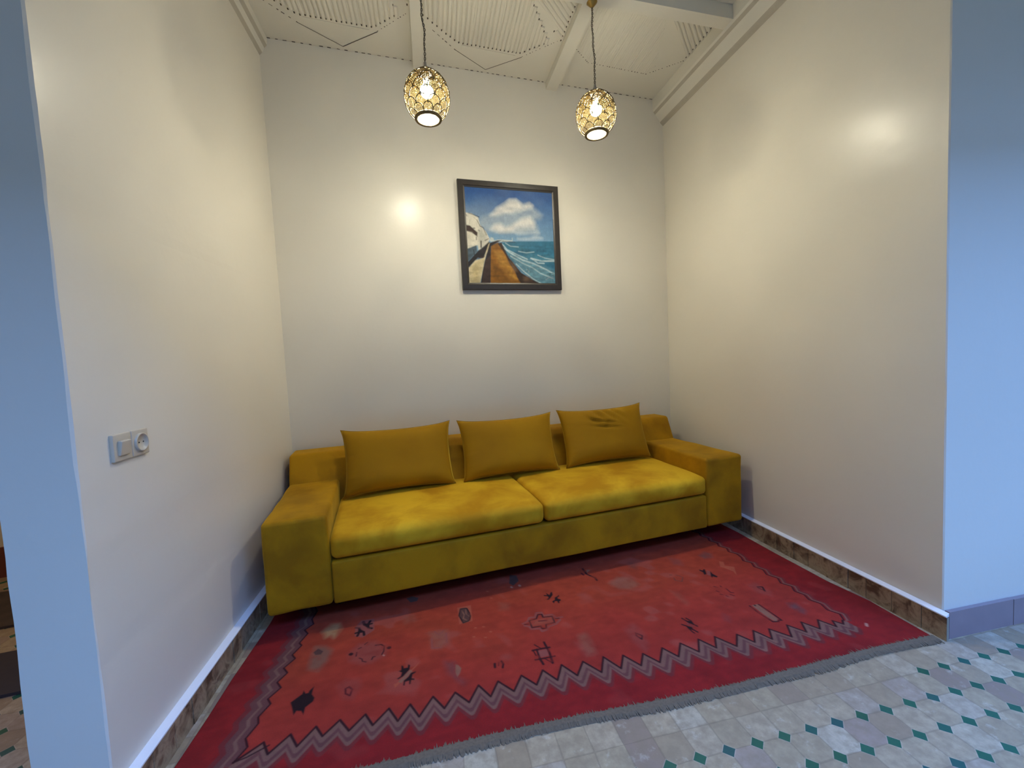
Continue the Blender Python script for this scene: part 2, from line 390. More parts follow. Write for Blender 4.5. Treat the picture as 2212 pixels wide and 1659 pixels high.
t.prism([(xl(.9)+.03, cy_(-.67)), (xr(.95)-.085, cy_(2.25)), (xr(.9)-.085, cy_(2.25)+.085), (xl(.85)+.03, cy_(-.67)+.085)], HC-.086, HC-.001); struct('trim_%d' % n_, t, M_CEIL); n_ += 1
t = MB(); t.box((-4.2, -3.42, 2.98), (5.2, -3.30, HC-.001)); struct('trim_%d' % n_, t, M_CEIL); n_ += 1      # unseen beam, added to cut courtyard sky off the upper walls
def cornice(side, prof, name, dark=()):
    # prof: (distance from the wall, z); swept along the slanting side wall
    mb = MB(); V = []; n = len(prof); ds = [0, .5, 1., 1.5, 2.0, 2.6]
    for d in ds:
        for a, z in prof: V.append(((xr(d)-a) if side > 0 else (xl(d)+a), -d, z))
    F = [(k*n+i, k*n+i+1, (k+1)*n+i+1, (k+1)*n+i) for k in range(len(ds)-1) for i in range(n-1)]
    F.append(tuple((len(ds)-1)*n+i for i in range(n)))
    mb.add(V, F); mb.m = [(1 if (f_[1]-f_[0] == 1 and f_[0] % n in dark) else 0) for f_ in mb.f]; struct(name, mb, [M_CEIL, M_STRIP])
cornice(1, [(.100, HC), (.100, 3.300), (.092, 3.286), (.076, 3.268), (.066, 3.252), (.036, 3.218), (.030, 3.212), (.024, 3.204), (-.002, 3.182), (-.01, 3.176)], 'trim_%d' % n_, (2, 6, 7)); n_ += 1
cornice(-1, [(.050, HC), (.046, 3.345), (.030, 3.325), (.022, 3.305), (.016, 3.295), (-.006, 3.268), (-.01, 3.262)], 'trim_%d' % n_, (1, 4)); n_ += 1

# ------------------------------------------------------------------ rasteriser for woven and painted patterns (vertex colours on a fine grid)
def inpoly(px, py, poly):
    ins = np.zeros(px.shape, bool); n = len(poly)
    for i in range(n):
        x0, y0 = poly[i]; x1, y1 = poly[(i+1)%n]
        c_ = ((y0 > py) != (y1 > py)) & (px < (x1-x0)*(py-y0)/((y1-y0) if y1 != y0 else 1e-12)+x0); ins ^= c_
    return ins
def segd(px, py, a, b_):
    dx, dy = b_[0]-a[0], b_[1]-a[1]; L = dx*dx+dy*dy+1e-12; t = np.clip(((px-a[0])*dx+(py-a[1])*dy)/L, 0, 1)
    return np.hypot(px-a[0]-t*dx, py-a[1]-t*dy)
def soft_poly(px, py, poly, soft):
    e = np.full(px.shape, 9.)
    for i in range(len(poly)): e = np.minimum(e, segd(px, py, poly[i], poly[(i+1)%len(poly)]))
    ins = inpoly(px, py, poly); sd = np.where(ins, e, -e); return np.clip(.5+sd/soft, 0, 1)
def paint_shapes(px, py, col, shapes, pal, aa, blur, nz=None):
    for t, c_, w_, pts in shapes:
        xs = [p[0] for p in pts]; ys = [p[1] for p in pts]; mg = (w_ if t == 'L' else 0)+blur*2
        sel = np.where((px > min(xs)-mg) & (px < max(xs)+mg) & (py > min(ys)-mg) & (py < max(ys)+mg))[0]
        if not len(sel): continue
        X, Y = px[sel], py[sel]
        if t == 'P': a = soft_poly(X, Y, pts, aa)
        elif t == 'B':
            a = soft_poly(X, Y, pts, blur)*w_
            if nz is not None: a = a*np.clip(.55+.9*nz[sel], 0, 1)
        else:
            e = np.full(X.shape, 9.)
            for p, q in zip(pts, pts[1:]): e = np.minimum(e, segd(X, Y, p, q))
            a = np.clip(.5+(w_/2-e)/aa, 0, 1)
            if nz is not None: a = a*np.clip(.40+1.1*nz[sel], 0, 1)
        col[sel] = col[sel]*(1-a[:, None])+np.array(pal[c_])*a[:, None]
def value_noise(x, y, sc, seed):
    r = np.random.RandomState(seed).rand(256, 256); X = x*sc; Y = y*sc; i = np.floor(X).astype(int); j = np.floor(Y).astype(int); fx = X-i; fy = Y-j
    fx = fx*fx*(3-2*fx); fy = fy*fy*(3-2*fy); g = lambda a, b_: r[a % 256, b_ % 256]
    return (g(i, j)*(1-fx)+g(i+1, j)*fx)*(1-fy)+(g(i, j+1)*(1-fx)+g(i+1, j+1)*fx)*fy
def grid_mesh(name, P, nu, nv, col, mat, parent, thick=None):
    me = bpy.data.meshes.new(name); N = nu*nv
    q = np.arange(N).reshape(nv, nu); f = np.stack([q[:-1, :-1], q[:-1, 1:], q[1:, 1:], q[1:, :-1]], -1).reshape(-1, 4)
    # a skirt ring gives the sheet its thickness
    ring = np.concatenate([q[0, :], q[1:, -1], q[-1, -2::-1], q[-2:0:-1, 0]]); nr = len(ring)
    low = P[ring].copy(); low = low+np.array(thick); V = np.concatenate([P, low]); li = N+np.arange(nr)
    nx = np.roll(np.arange(nr), -1); side = np.stack([ring, li, li[nx], ring[nx]], -1)
    f = np.concatenate([f, side]); me.vertices.add(len(V)); me.vertices.foreach_set('co', V.astype(np.float32).ravel())
    me.loops.add(f.size); me.loops.foreach_set('vertex_index', f.ravel().astype(np.int32))
    me.polygons.add(len(f)); me.polygons.foreach_set('loop_start', np.arange(0, f.size, 4, dtype=np.int32)); me.polygons.foreach_set('loop_total', np.full(len(f), 4, np.int32))
    me.update(calc_edges=True)
    ca = me.color_attributes.new('pattern', 'FLOAT_COLOR', 'POINT'); c4 = np.ones((len(V), 4), np.float32); c4[:N, :3] = col; c4[N:, :3] = col[ring]
    ca.data.foreach_set('color', c4.ravel()); me.materials.append(mat); me.validate()
    o = bpy.data.objects.new(name, me); COL.objects.link(o)
    if parent is not None: o.parent = parent; o.matrix_parent_inverse = Matrix.Translation(-parent.location)
    return o
def attr_mat(name, rough, bscale, bstr, sheen=0., aniso=None):
    m, nt, b = newmat(name); at = nod(nt, 'ShaderNodeAttribute', attribute_name='pattern')
    f = noise_n(nt, bscale, 3); c_ = mixc(nt, mth(nt, 'MULTIPLY', f, .35), at.outputs['Color'], (.02, .01, .01))
    nt.links.new(c_, b.inputs['Base Color']); b.inputs['Roughness'].default_value = rough; b.inputs['Specular IOR Level'].default_value = .25; b.inputs['Sheen Weight'].default_value = sheen
    bump(nt, b, f, bstr, .003); return m

# ------------------------------------------------------------------ the rug
def interp(x, pts): return np.interp(x, [p[0] for p in pts], [p[1] for p in pts])
LEFT = [(-1.76, -.752), (-1.519, -.712), (-1.362, -.688), (-1.165, -.663), (-.91, -.622), (-.807, -.606), (-.3, -.56)]
RIGHT = [(-2.02, 2.160), (-1.743, 2.205), (-1.541, 2.196), (-1.208, 2.226), (-.899, 2.264), (-.3, 2.29)]
FRONT = [(-.76, -1.735), (-.049, -1.783), (.141, -1.796), (.276, -1.806), (.554, -1.838), (.839, -1.880), (1.184, -1.925), (1.834, -1.972), (2.17, -2.012)]
nu, nv = 900, 520
s, t = np.meshgrid(np.linspace(0, 1, nu), np.linspace(0, 1, nv)); s = s.ravel(); t = t.ravel()
xf = -.755+s*2.92; fy = interp(xf, FRONT); y = -.30+(fy+.30)*t
x = interp(y, LEFT)*(1-s)+interp(y, RIGHT)*s
for _ in range(3):
    fy = interp(x, FRONT); y = -.30+(fy+.30)*t; x = interp(y, LEFT)*(1-s)+interp(y, RIGHT)*s
n1 = value_noise(x, y, 5, 1); n2 = value_noise(x+y*.3, y, 17, 2); n3 = value_noise(x*.35, y, 60, 3); n4 = value_noise(x, y, 45, 5)
PAL = {k: lin(v_) for k, v_ in dict(black=(36, 15, 17), dark=(54, 16, 20), maroon=(96, 22, 26), umber=(96, 62, 52), tan=(178, 134, 92), olive=(128, 100, 80), pinkgrey=(152, 80, 70), greige=(150, 100, 78), salmon=(184, 88, 60), slate=(104, 74, 74), pale=(190, 130, 110)).items()}
field = np.array(lin((160, 46, 36))); orange = np.array(lin((166, 62, 36))); crim = np.array(lin((147, 30, 27))); deep = np.array(lin((130, 24, 24)))
FZ = [(-.537, -1.601), (-.461, -1.553), (-.436, -1.608), (-.378, -1.552), (-.348, -1.611), (-.297, -1.55), (-.27, -1.6), (-.218, -1.551), (-.184, -1.61), (-.131, -1.559), (-.105, -1.617), (-.049, -1.563), (-.02, -1.631), (.027, -1.572), (.054, -1.64), (.112, -1.566), (.145, -1.636), (.195, -1.576), (.236, -1.642), (.287, -1.573), (.318, -1.644), (.364, -1.581), (.408, -1.651), (.46, -1.585), (.5, -1.652), (.55, -1.589), (.585, -1.659), (.633, -1.589), (.668, -1.665), (.723, -1.604), (.765, -1.684), (.814, -1.611), (.848, -1.694), (.895, -1.633), (.931, -1.709), (.977, -1.655), (1.011, -1.722), (1.072, -1.656), (1.102, -1.723), (1.162, -1.66), (1.198, -1.731), (1.25, -1.668), (1.281, -1.738), (1.327, -1.681), (1.366, -1.762), (1.426, -1.704), (1.455, -1.77), (1.512, -1.71), (1.538, -1.782), (1.584, -1.727), (1.627, -1.801), (1.68, -1.735), (1.713, -1.801), (1.757, -1.742), (1.786, -1.807), (1.84, -1.757), (1.866, -1.822), (1.893, -1.785), (1.912, -1.82), (1.935, -1.80)]
LZ = [(-.385, -.30), (-.395, -.36), (-.375, -.42), (-.402, -.48), (-.382, -.54), (-.408, -.60), (-.388, -.66), (-.412, -.72), (-.392, -.78), (-.408, -.847), (-.394, -.894), (-.429, -.929), (-.41, -.965), (-.436, -1.027), (-.423, -1.049), (-.452, -1.104), (-.435, -1.135), (-.471, -1.182), (-.45, -1.219), (-.479, -1.263), (-.458, -1.301), (-.494, -1.346), (-.478, -1.377), (-.507, -1.428), (-.499, -1.46), (-.525, -1.514), (-.509, -1.553), (-.537, -1.601)]
RZ = [(2.045-.024*(k % 2)-.0016*k, -.30-.0415*k) for k in range(21)]+[(2.002, -1.172), (1.978, -1.211), (2.002, -1.246), (1.978, -1.287), (1.995, -1.331), (1.969, -1.377), (1.99, -1.427), (1.962, -1.468), (1.985, -1.512), (1.958, -1.55), (1.972, -1.59), (1.954, -1.629), (1.972, -1.672), (1.952, -1.72), (1.972, -1.762), (1.943, -1.801), (1.935, -1.80)]
inner = FZ+RZ[::-1]+LZ[:-1]
fz_y = interp(x, FZ); infield = soft_poly(x, y, [(-.47, -.2)]+[p for p in LZ]+FZ[1:]+RZ[::-1]+[(2.05, -.2)], .006)
base = crim[None]*(1-n1[:, None]*.8)+deep[None]*n1[:, None]*.8
mixo = np.clip(1.25*np.exp(-((y+1.0)/.42)**2)*(.55+.6*n1), 0, 1)[:, None]
fieldc = field[None]*(1-mixo)+orange[None]*mixo
col = base*(1-infield[:, None])+fieldc*infield[:, None]
# woven streaks and wear
col = col*(.84+.22*n2[:, None]+.14*n3[:, None]); worn = (np.clip((n1*n2-.42)*2.2, 0, .35)*(.25+.75*infield))[:, None]; col = col*(1-worn)+np.array(lin((166, 92, 80)))*worn
G = dict(g1=lin((132, 92, 78)), g2=lin((112, 66, 62)), g3=lin((124, 44, 42)))
sh = lambda pts, dx, dy: [(a+dx, b_+dy) for a, b_ in pts]
bands = [('L', 'g3', .030, sh(FZ, 0, -.064)), ('L', 'g1', .020, sh(FZ, 0, -.050)), ('L', 'g2', .020, sh(FZ, 0, -.034)), ('L', 'g1', .020, sh(FZ, 0, -.016)),
         ('L', 'g3', .030, sh(LZ, -.066, 0)), ('L', 'g2', .028, sh(LZ, -.046, -.004)), ('L', 'g1', .014, sh(LZ, -.030, -.004)), ('L', 'g2', .022, sh(LZ, -.014, -.002)),
         ('L', 'g3', .012, sh(RZ, .024, -.01)), ('L', 'g1', .007, sh(RZ, .014, -.006))]
paint_shapes(x, y, col, bands, G, .005, .02)
paint_shapes(x, y, col, [('L', 'dark', .0085, FZ), ('L', 'dark', .007, LZ), ('L', 'dark', .007, RZ), ('L', 'dark', .006, [(-.537, -1.601), (-.50, -1.595), (-.44, -1.572)])], PAL, .004, .02)
MOTIFS = [
 ('B', 'olive', 0.7, [(-0.362, -1.079), (-0.320, -1.095), (-0.285, -1.136), (-0.298, -1.206), (-0.326, -1.257), (-0.371, -1.228), (-0.368, -1.129)]),
 ('P', 'umber', 0, [(-0.364, -1.122), (-0.346, -1.103), (-0.322, -1.130), (-0.330, -1.148), (-0.353, -1.143)]),
 ('B', 'tan', 0.95, [(-0.345, -0.977), (-0.311, -0.929), (-0.272, -0.939), (-0.257, -0.992), (-0.285, -1.049), (-0.301, -1.024), (-0.325, -1.034), (-0.331, -1.002)]),
 ('B', 'pinkgrey', 0.55, [(-0.213, -1.190), (-0.170, -1.136), (-0.102, -1.145), (-0.048, -1.203), (-0.059, -1.258), (-0.114, -1.286), (-0.152, -1.283), (-0.204, -1.243)]),
 ('L', 'dark', 0.004, [(-0.099, -1.176), (-0.075, -1.179), (-0.061, -1.197), (-0.064, -1.227)]),
 ('L', 'dark', 0.004, [(-0.064, -1.231), (-0.072, -1.249)]),
 ('L', 'dark', 0.003, [(-0.178, -1.195), (-0.180, -1.219)]),
 ('L', 'dark', 0.003, [(-0.166, -1.237), (-0.154, -1.248), (-0.152, -1.263), (-0.137, -1.273)]),
 ('L', 'dark', 0.004, [(-0.114, -1.266), (-0.109, -1.251), (-0.101, -1.252)]),
 ('L', 'dark', 0.003, [(-0.172, -1.172), (-0.161, -1.167)]),
 ('L', 'dark', 0.003, [(-0.146, -1.151), (-0.135, -1.141)]),
 ('L', 'dark', 0.012, [(-0.203, -1.196), (-0.201, -1.198)]),
 ('L', 'dark', 0.012, [(-0.042, -1.214), (-0.040, -1.216)]),
 ('L', 'pale', 0.006, [(-0.066, -1.256), (-0.063, -1.260)]),
 ('P', 'pinkgrey', 0, [(-0.193, -1.002), (-0.169, -0.954), (-0.107, -0.963), (-0.106, -1.057), (-0.123, -1.071), (-0.158, -1.095), (-0.193, -1.072)]),
 ('L', 'black', 0.009, [(-0.158, -0.969), (-0.153, -0.995), (-0.141, -1.010), (-0.133, -0.995), (-0.126, -0.977)]),
 ('L', 'black', 0.008, [(-0.141, -1.010), (-0.132, -1.029), (-0.117, -1.040)]),
 ('L', 'black', 0.008, [(-0.133, -1.001), (-0.118, -1.001)]),
 ('P', 'black', 0, [(-0.155, -0.986), (-0.127, -0.995), (-0.129, -1.030), (-0.141, -1.018)]),
 ('L', 'black', 0.008, [(-0.192, -1.005), (-0.176, -1.014), (-0.169, -1.037), (-0.154, -1.053), (-0.151, -1.079)]),
 ('L', 'black', 0.008, [(-0.169, -1.042), (-0.180, -1.048), (-0.190, -1.049)]),
 ('L', 'black', 0.008, [(-0.174, -1.047), (-0.181, -1.074)]),
 ('P', 'black', 0, [(-0.179, -1.013), (-0.154, -1.050), (-0.163, -1.057), (-0.180, -1.050)]),
 ('P', 'salmon', 0, [(-0.028, -1.448), (-0.016, -1.446), (0.075, -1.363), (0.065, -1.379), (-0.024, -1.468)]),
 ('P', 'greige', 0, [(-0.011, -1.441), (0.039, -1.388), (0.048, -1.403), (0.001, -1.452)]),
 ('P', 'black', 0, [(0.006, -1.352), (0.013, -1.355), (0.015, -1.371), (0.030, -1.373), (0.034, -1.355), (0.041, -1.362), (0.037, -1.387), (0.010, -1.417), (-0.010, -1.427), (-0.015, -1.422), (0.000, -1.413), (0.006, -1.394), (-0.006, -1.380), (0.004, -1.378)]),
 ('P', 'black', 0, [(0.041, -1.409), (0.061, -1.407), (0.059, -1.414), (0.047, -1.420), (0.042, -1.440), (0.052, -1.446), (0.051, -1.454), (0.040, -1.450), (0.035, -1.470), (0.030, -1.469), (0.031, -1.450), (0.016, -1.451), (0.012, -1.470), (0.007, -1.467), (0.011, -1.442), (0.029, -1.428)]),
 ('P', 'black', 0, [(-0.406, -1.398), (-0.370, -1.369), (-0.368, -1.351), (-0.357, -1.371), (-0.348, -1.371), (-0.345, -1.360), (-0.331, -1.343), (-0.334, -1.383), (-0.321, -1.406), (-0.324, -1.423), (-0.348, -1.444), (-0.349, -1.477), (-0.360, -1.456), (-0.377, -1.449), (-0.384, -1.466), (-0.395, -1.429)]),
 ('B', 'pinkgrey', 0.35, [(-0.243, -1.376), (-0.210, -1.347), (-0.161, -1.365), (-0.152, -1.411), (-0.179, -1.466), (-0.213, -1.453)]),
 ('L', 'maroon', 0.006, [(-0.210, -1.402), (-0.197, -1.397), (-0.184, -1.415), (-0.191, -1.445), (-0.208, -1.429), (-0.210, -1.402)]),
 ('P', 'salmon', 0, [(0.301, -1.031), (0.370, -1.035), (0.351, -1.168), (0.286, -1.167)]),
 ('P', 'umber', 0, [(0.313, -1.041), (0.344, -1.048), (0.350, -1.080), (0.351, -1.125), (0.333, -1.165), (0.304, -1.170), (0.298, -1.136), (0.297, -1.092)]),
 ('L', 'greige', 0.005, [(0.318, -1.066), (0.323, -1.103), (0.312, -1.130), (0.326, -1.152)]),
 ('L', 'greige', 0.005, [(0.338, -1.063), (0.333, -1.101), (0.342, -1.121)]),
 ('L', 'black', 0.004, [(0.311, -1.052), (0.328, -1.048), (0.346, -1.055), (0.350, -1.097), (0.351, -1.125), (0.338, -1.157), (0.305, -1.165), (0.302, -1.132), (0.296, -1.103), (0.311, -1.052)]),
 ('B', 'greige', 0.5, [(0.144, -1.176), (0.222, -1.187), (0.215, -1.274), (0.181, -1.309), (0.142, -1.294)]),
 ('L', 'pinkgrey', 0.006, [(0.167, -1.180), (0.181, -1.210), (0.204, -1.190)]),
 ('L', 'pinkgrey', 0.008, [(0.147, -1.224), (0.142, -1.290), (0.182, -1.301)]),
 ('L', 'pinkgrey', 0.007, [(0.216, -1.209), (0.209, -1.276)]),
 ('B', 'slate', 0.5, [(0.180, -1.392), (0.220, -1.411), (0.223, -1.451), (0.210, -1.500), (0.184, -1.469)]),
 ('B', 'slate', 0.45, [(0.211, -1.494), (0.248, -1.536), (0.235, -1.553), (0.211, -1.522)]),
 ('P', 'greige', 0, [(0.222, -1.428), (0.232, -1.435), (0.241, -1.458), (0.231, -1.483), (0.217, -1.500), (0.214, -1.477)]),
 ('L', 'dark', 0.007, [(0.377, -1.484), (0.373, -1.504)]),
 ('L', 'dark', 0.006, [(0.407, -1.480), (0.410, -1.497), (0.402, -1.517)]),
 ('L', 'maroon', 0.004, [(0.395, -1.483), (0.389, -1.500)]),
 ('L', 'salmon', 0.008, [(0.351, -1.224), (0.355, -1.225)]),
 ('L', 'salmon', 0.008, [(0.330, -1.283), (0.334, -1.285)]),
 ('L', 'salmon', 0.008, [(0.379, -1.307), (0.383, -1.309)]),
 ('L', 'salmon', 0.008, [(0.411, -1.277), (0.415, -1.279)]),
 ('L', 'salmon', 0.008, [(0.483, -1.011), (0.488, -1.013)]),
 ('L', 'salmon', 0.008, [(0.480, -0.942), (0.485, -0.944)]),
 ('L', 'salmon', 0.008, [(0.389, -1.229), (0.393, -1.231)]),
 ('P', 'black', 0, [(0.754, -1.092), (0.768, -1.101), (0.773, -1.079), (0.782, -1.104), (0.798, -1.083), (0.806, -1.083), (0.798, -1.111), (0.773, -1.134), (0.762, -1.142), (0.751, -1.138), (0.768, -1.128), (0.769, -1.112), (0.752, -1.102)]),
 ('P', 'black', 0, [(0.828, -1.123), (0.824, -1.135), (0.813, -1.140), (0.809, -1.152), (0.821, -1.163), (0.816, -1.174), (0.805, -1.179), (0.803, -1.191), (0.796, -1.190), (0.797, -1.170), (0.785, -1.168), (0.775, -1.183), (0.772, -1.172), (0.775, -1.161), (0.790, -1.157), (0.798, -1.137), (0.815, -1.131)]),
 ('L', 'pinkgrey', 0.01, [(0.571, -1.279), (0.597, -1.273), (0.616, -1.248), (0.645, -1.254), (0.660, -1.225), (0.686, -1.230), (0.685, -1.259), (0.729, -1.265), (0.737, -1.296), (0.766, -1.302)]),
 ('L', 'pinkgrey', 0.01, [(0.575, -1.297), (0.593, -1.310), (0.596, -1.332), (0.635, -1.342), (0.637, -1.364), (0.660, -1.363), (0.678, -1.344), (0.718, -1.339), (0.748, -1.318)]),
 ('L', 'dark', 0.005, [(0.608, -1.270), (0.645, -1.268), (0.663, -1.241), (0.682, -1.245), (0.679, -1.270), (0.723, -1.279), (0.716, -1.327), (0.672, -1.326), (0.663, -1.351), (0.644, -1.346), (0.644, -1.328), (0.603, -1.322), (0.608, -1.270)]),
 ('L', 'dark', 0.004, [(0.578, -1.288), (0.596, -1.292)]),
 ('L', 'dark', 0.004, [(0.731, -1.302), (0.747, -1.306)]),
 ('B', 'greige', 0.4, [(0.616, -1.276), (0.721, -1.284), (0.708, -1.323), (0.610, -1.311)]),
 ('L', 'maroon', 0.006, [(0.649, -1.289), (0.687, -1.299)]),
 ('L', 'dark', 0.007, [(0.617, -1.435), (0.615, -1.503), (0.604, -1.566)]),
 ('L', 'dark', 0.007, [(0.572, -1.468), (0.563, -1.525), (0.565, -1.559)]),
 ('L', 'dark', 0.007, [(0.552, -1.467), (0.597, -1.471), (0.627, -1.476)]),
 ('L', 'dark', 0.007, [(0.543, -1.524), (0.583, -1.529), (0.627, -1.533)]),
 ('L', 'dark', 0.004, [(0.572, -1.436), (0.591, -1.471)]),
 ('L', 'dark', 0.004, [(0.584, -1.534), (0.604, -1.566)]),
 ('L', 'dark', 0.004, [(0.554, -1.470), (0.555, -1.501)]),
 ('P', 'pinkgrey', 0, [(0.573, -1.477), (0.611, -1.481), (0.606, -1.521), (0.569, -1.519)]),
 ('B', 'greige', 0.6, [(1.124, -1.125), (1.209, -1.084), (1.266, -1.116), (1.277, -1.196), (1.214, -1.227), (1.153, -1.195)]),
 ('L', 'dark', 0.008, [(1.070, -0.922), (1.063, -0.990), (1.088, -1.041), (1.084, -1.070)]),
 ('L', 'maroon', 0.01, [(1.040, -0.968), (1.042, -0.990)]),
 ('P', 'greige', 0, [(1.085, -0.941), (1.104, -0.954), (1.070, -0.977)]),
 ('B', 'greige', 0.5, [(0.778, -1.450), (0.820, -1.447), (0.813, -1.517), (0.797, -1.583), (0.760, -1.581), (0.756, -1.527)]),
 ('B', 'pinkgrey', 0.4, [(0.743, -1.489), (0.764, -1.512), (0.780, -1.585), (0.750, -1.582)]),
 ('B', 'pinkgrey', 0.45, [(0.993, -1.491), (1.051, -1.472), (1.057, -1.542), (1.030, -1.617), (0.996, -1.648), (0.983, -1.575)]),
 ('L', 'dark', 0.006, [(1.024, -1.533), (1.040, -1.559), (1.025, -1.578), (1.017, -1.550), (1.024, -1.533)]),
 ('P', 'umber', 0, [(0.647, -0.823), (0.683, -0.846), (0.675, -0.907), (0.632, -0.942), (0.617, -0.913)]),
 ('L', 'pale', 0.012, [(0.664, -0.951), (0.665, -0.959)]),
 ('L', 'pale', 0.01, [(0.617, -0.950), (0.619, -0.957)]),
 ('P', 'black', 0, [(1.676, -1.191), (1.687, -1.208), (1.701, -1.198), (1.706, -1.204), (1.679, -1.246), (1.662, -1.250), (1.675, -1.222), (1.669, -1.204)]),
 ('P', 'black', 0, [(1.718, -1.232), (1.710, -1.259), (1.715, -1.291), (1.703, -1.297), (1.691, -1.280), (1.678, -1.289), (1.688, -1.265)]),
 ('P', 'pinkgrey', 0, [(1.709, -1.213), (1.716, -1.232), (1.686, -1.271), (1.677, -1.253)]),
 ('B', 'slate', 0.7, [(1.796, -1.060), (1.859, -1.033), (1.875, -1.067), (1.847, -1.108), (1.795, -1.103)]),
 ('P', 'salmon', 0, [(1.849, -1.160), (1.866, -1.176), (1.839, -1.213), (1.876, -1.245), (1.818, -1.319), (1.834, -1.282), (1.816, -1.228), (1.806, -1.215)]),
 ('L', 'umber', 0.004, [(1.484, -1.178), (1.498, -1.181)]),
 ('L', 'umber', 0.004, [(1.488, -1.210), (1.477, -1.234), (1.503, -1.258), (1.537, -1.223), (1.518, -1.189)]),
 ('L', 'maroon', 0.006, [(1.622, -1.363), (1.632, -1.374)]),
 ('L', 'maroon', 0.006, [(1.656, -1.370), (1.654, -1.379)]),
 ('L', 'maroon', 0.006, [(1.603, -1.400), (1.608, -1.412)]),
 ('L', 'maroon', 0.006, [(1.616, -1.450), (1.617, -1.462)]),
 ('L', 'maroon', 0.006, [(1.664, -1.400), (1.658, -1.439), (1.668, -1.446)]),
 ('L', 'maroon', 0.006, [(1.642, -1.451), (1.651, -1.467)]),
 ('L', 'maroon', 0.006, [(1.598, -1.430), (1.606, -1.439)]),
 ('B', 'pinkgrey', 0.45, [(1.794, -1.421), (1.844, -1.415), (1.846, -1.508), (1.815, -1.538), (1.780, -1.493)]),
 ('L', 'dark', 0.006, [(1.823, -1.450), (1.846, -1.459), (1.825, -1.493)]),
 ('L', 'dark', 0.004, [(1.818, -1.458), (1.827, -1.487)]),
 ('P', 'greige', 0, [(1.662, -1.563), (1.695, -1.565), (1.683, -1.688), (1.655, -1.702), (1.651, -1.660)]),
 ('L', 'dark', 0.007, [(1.650, -1.563), (1.642, -1.620), (1.644, -1.695), (1.669, -1.703)]),
 ('L', 'dark', 0.007, [(1.699, -1.569), (1.695, -1.642), (1.690, -1.701), (1.677, -1.696)]),
 ('L', 'dark', 0.007, [(1.678, -1.567), (1.675, -1.571)]),
 ('L', 'black', 0.007, [(1.284, -1.523), (1.290, -1.550), (1.299, -1.569), (1.308, -1.595)]),
 ('L', 'black', 0.007, [(1.302, -1.530), (1.309, -1.553), (1.300, -1.579)]),
 ('P', 'black', 0, [(1.287, -1.544), (1.311, -1.554), (1.303, -1.580), (1.288, -1.565)]),
 ('L', 'black', 0.007, [(1.252, -1.560), (1.263, -1.574), (1.273, -1.602), (1.281, -1.629)]),
 ('L', 'black', 0.006, [(1.264, -1.589), (1.261, -1.616), (1.263, -1.629)]),
 ('P', 'black', 0, [(1.262, -1.571), (1.282, -1.592), (1.272, -1.611), (1.260, -1.597)]),
 ('L', 'slate', 0.005, [(1.281, -1.564), (1.289, -1.592)]),
 ('B', 'greige', 0.3, [(1.388, -1.305), (1.411, -1.340), (1.397, -1.432), (1.377, -1.447), (1.378, -1.376)]),
 ('B', 'slate', 0.35, [(1.485, -1.567), (1.497, -1.593), (1.464, -1.626), (1.454, -1.607)]),
 ('B', 'slate', 0.35, [(1.613, -1.007), (1.657, -1.061), (1.624, -1.122), (1.582, -1.087)]),
 ('B', 'slate', 0.75, [(1.834, -1.614), (1.866, -1.627), (1.855, -1.687), (1.828, -1.701), (1.815, -1.645)]),
 ('P', 'umber', 0, [(0.057, -0.840), (0.086, -0.831), (0.120, -0.859), (0.110, -0.888), (0.075, -0.887)]),
 ('B', 'greige', 0.35, [(0.029, -0.993), (0.081, -1.002), (0.089, -1.063), (0.038, -1.065)]),
 ('B', 'greige', 0.3, [(0.512, -1.066), (0.560, -1.099), (0.537, -1.151), (0.499, -1.136)]),
 ('B', 'umber', 0.5, [(1.357, -0.962), (1.398, -0.998), (1.355, -1.049), (1.328, -1.020)]),
 ('L', 'pale', 0.01, [(2.005, -1.854), (1.991, -1.865)]),
]

MOTIFS = [(a, c, w*(1.5 if a == 'L' and c in ('dark', 'black') and p[0][1] > -1.5 else 1.15 if a == 'L' else 1), p) for a, c, w, p in MOTIFS]
paint_shapes(x, y, col, MOTIFS, PAL, .005, .03, n4)
col = col*(.93+.14*n4[:, None])
zr = .008+.0016*np.sin(x*5+y*7)*np.clip((-.9-y), 0, 1)
P = np.stack([x, y, zr], -1)
M_RUG = attr_mat('wool_kilim', .95, 240, .35, .0)
rug = empty('rug', (.75, -1.1, 0), 'worn red wool rug with zigzag border and scattered motifs in front of sofa', 'rug')
grid_mesh('woven_field', P, nu, nv, col, M_RUG, rug, (0, 0, -.0075))
M_FRINGE = simple('undyed_wool', (112, 96, 76), .95, var=.35, scale=120)
fr = MB(); rr = random.Random(8)
xx = -.75
while xx < 2.165:
    yf = float(interp(xx, FRONT)); ln = .030+.006*math.sin(xx*9)+rr.uniform(-.005, .005); up_ = rr.uniform(.0, .012)+(.010 if rr.random() < .15 else 0); w_ = rr.uniform(.0022, .004); sk = rr.uniform(-.003, .003)
    fr.add([(xx-w_, yf+.004, .0108), (xx+w_, yf+.004, .0108), (xx+w_*.3, yf+up_+.004, .0108), (xx-w_, yf-ln*.5, .008), (xx+w_, yf-ln*.5, .008), (xx+sk-w_*.6, yf-ln, .002), (xx+sk+w_*.6, yf-ln, .002)],
           [(0, 1, 2), (3, 4, 1, 0), (5, 6, 4, 3)])
    xx += .0042
xs = [-.75+i*.02 for i in range(147)]
fr.add([(a, float(interp(a, FRONT))+.004, .0102) for a in xs]+[(a, float(interp(a, FRONT))-.026, .0015) for a in xs], [(i, i+147, i+148, i+1) for i in range(146)])
tag(fr.build('fringe', M_FRINGE, rug), 'grey undyed wool fringe')

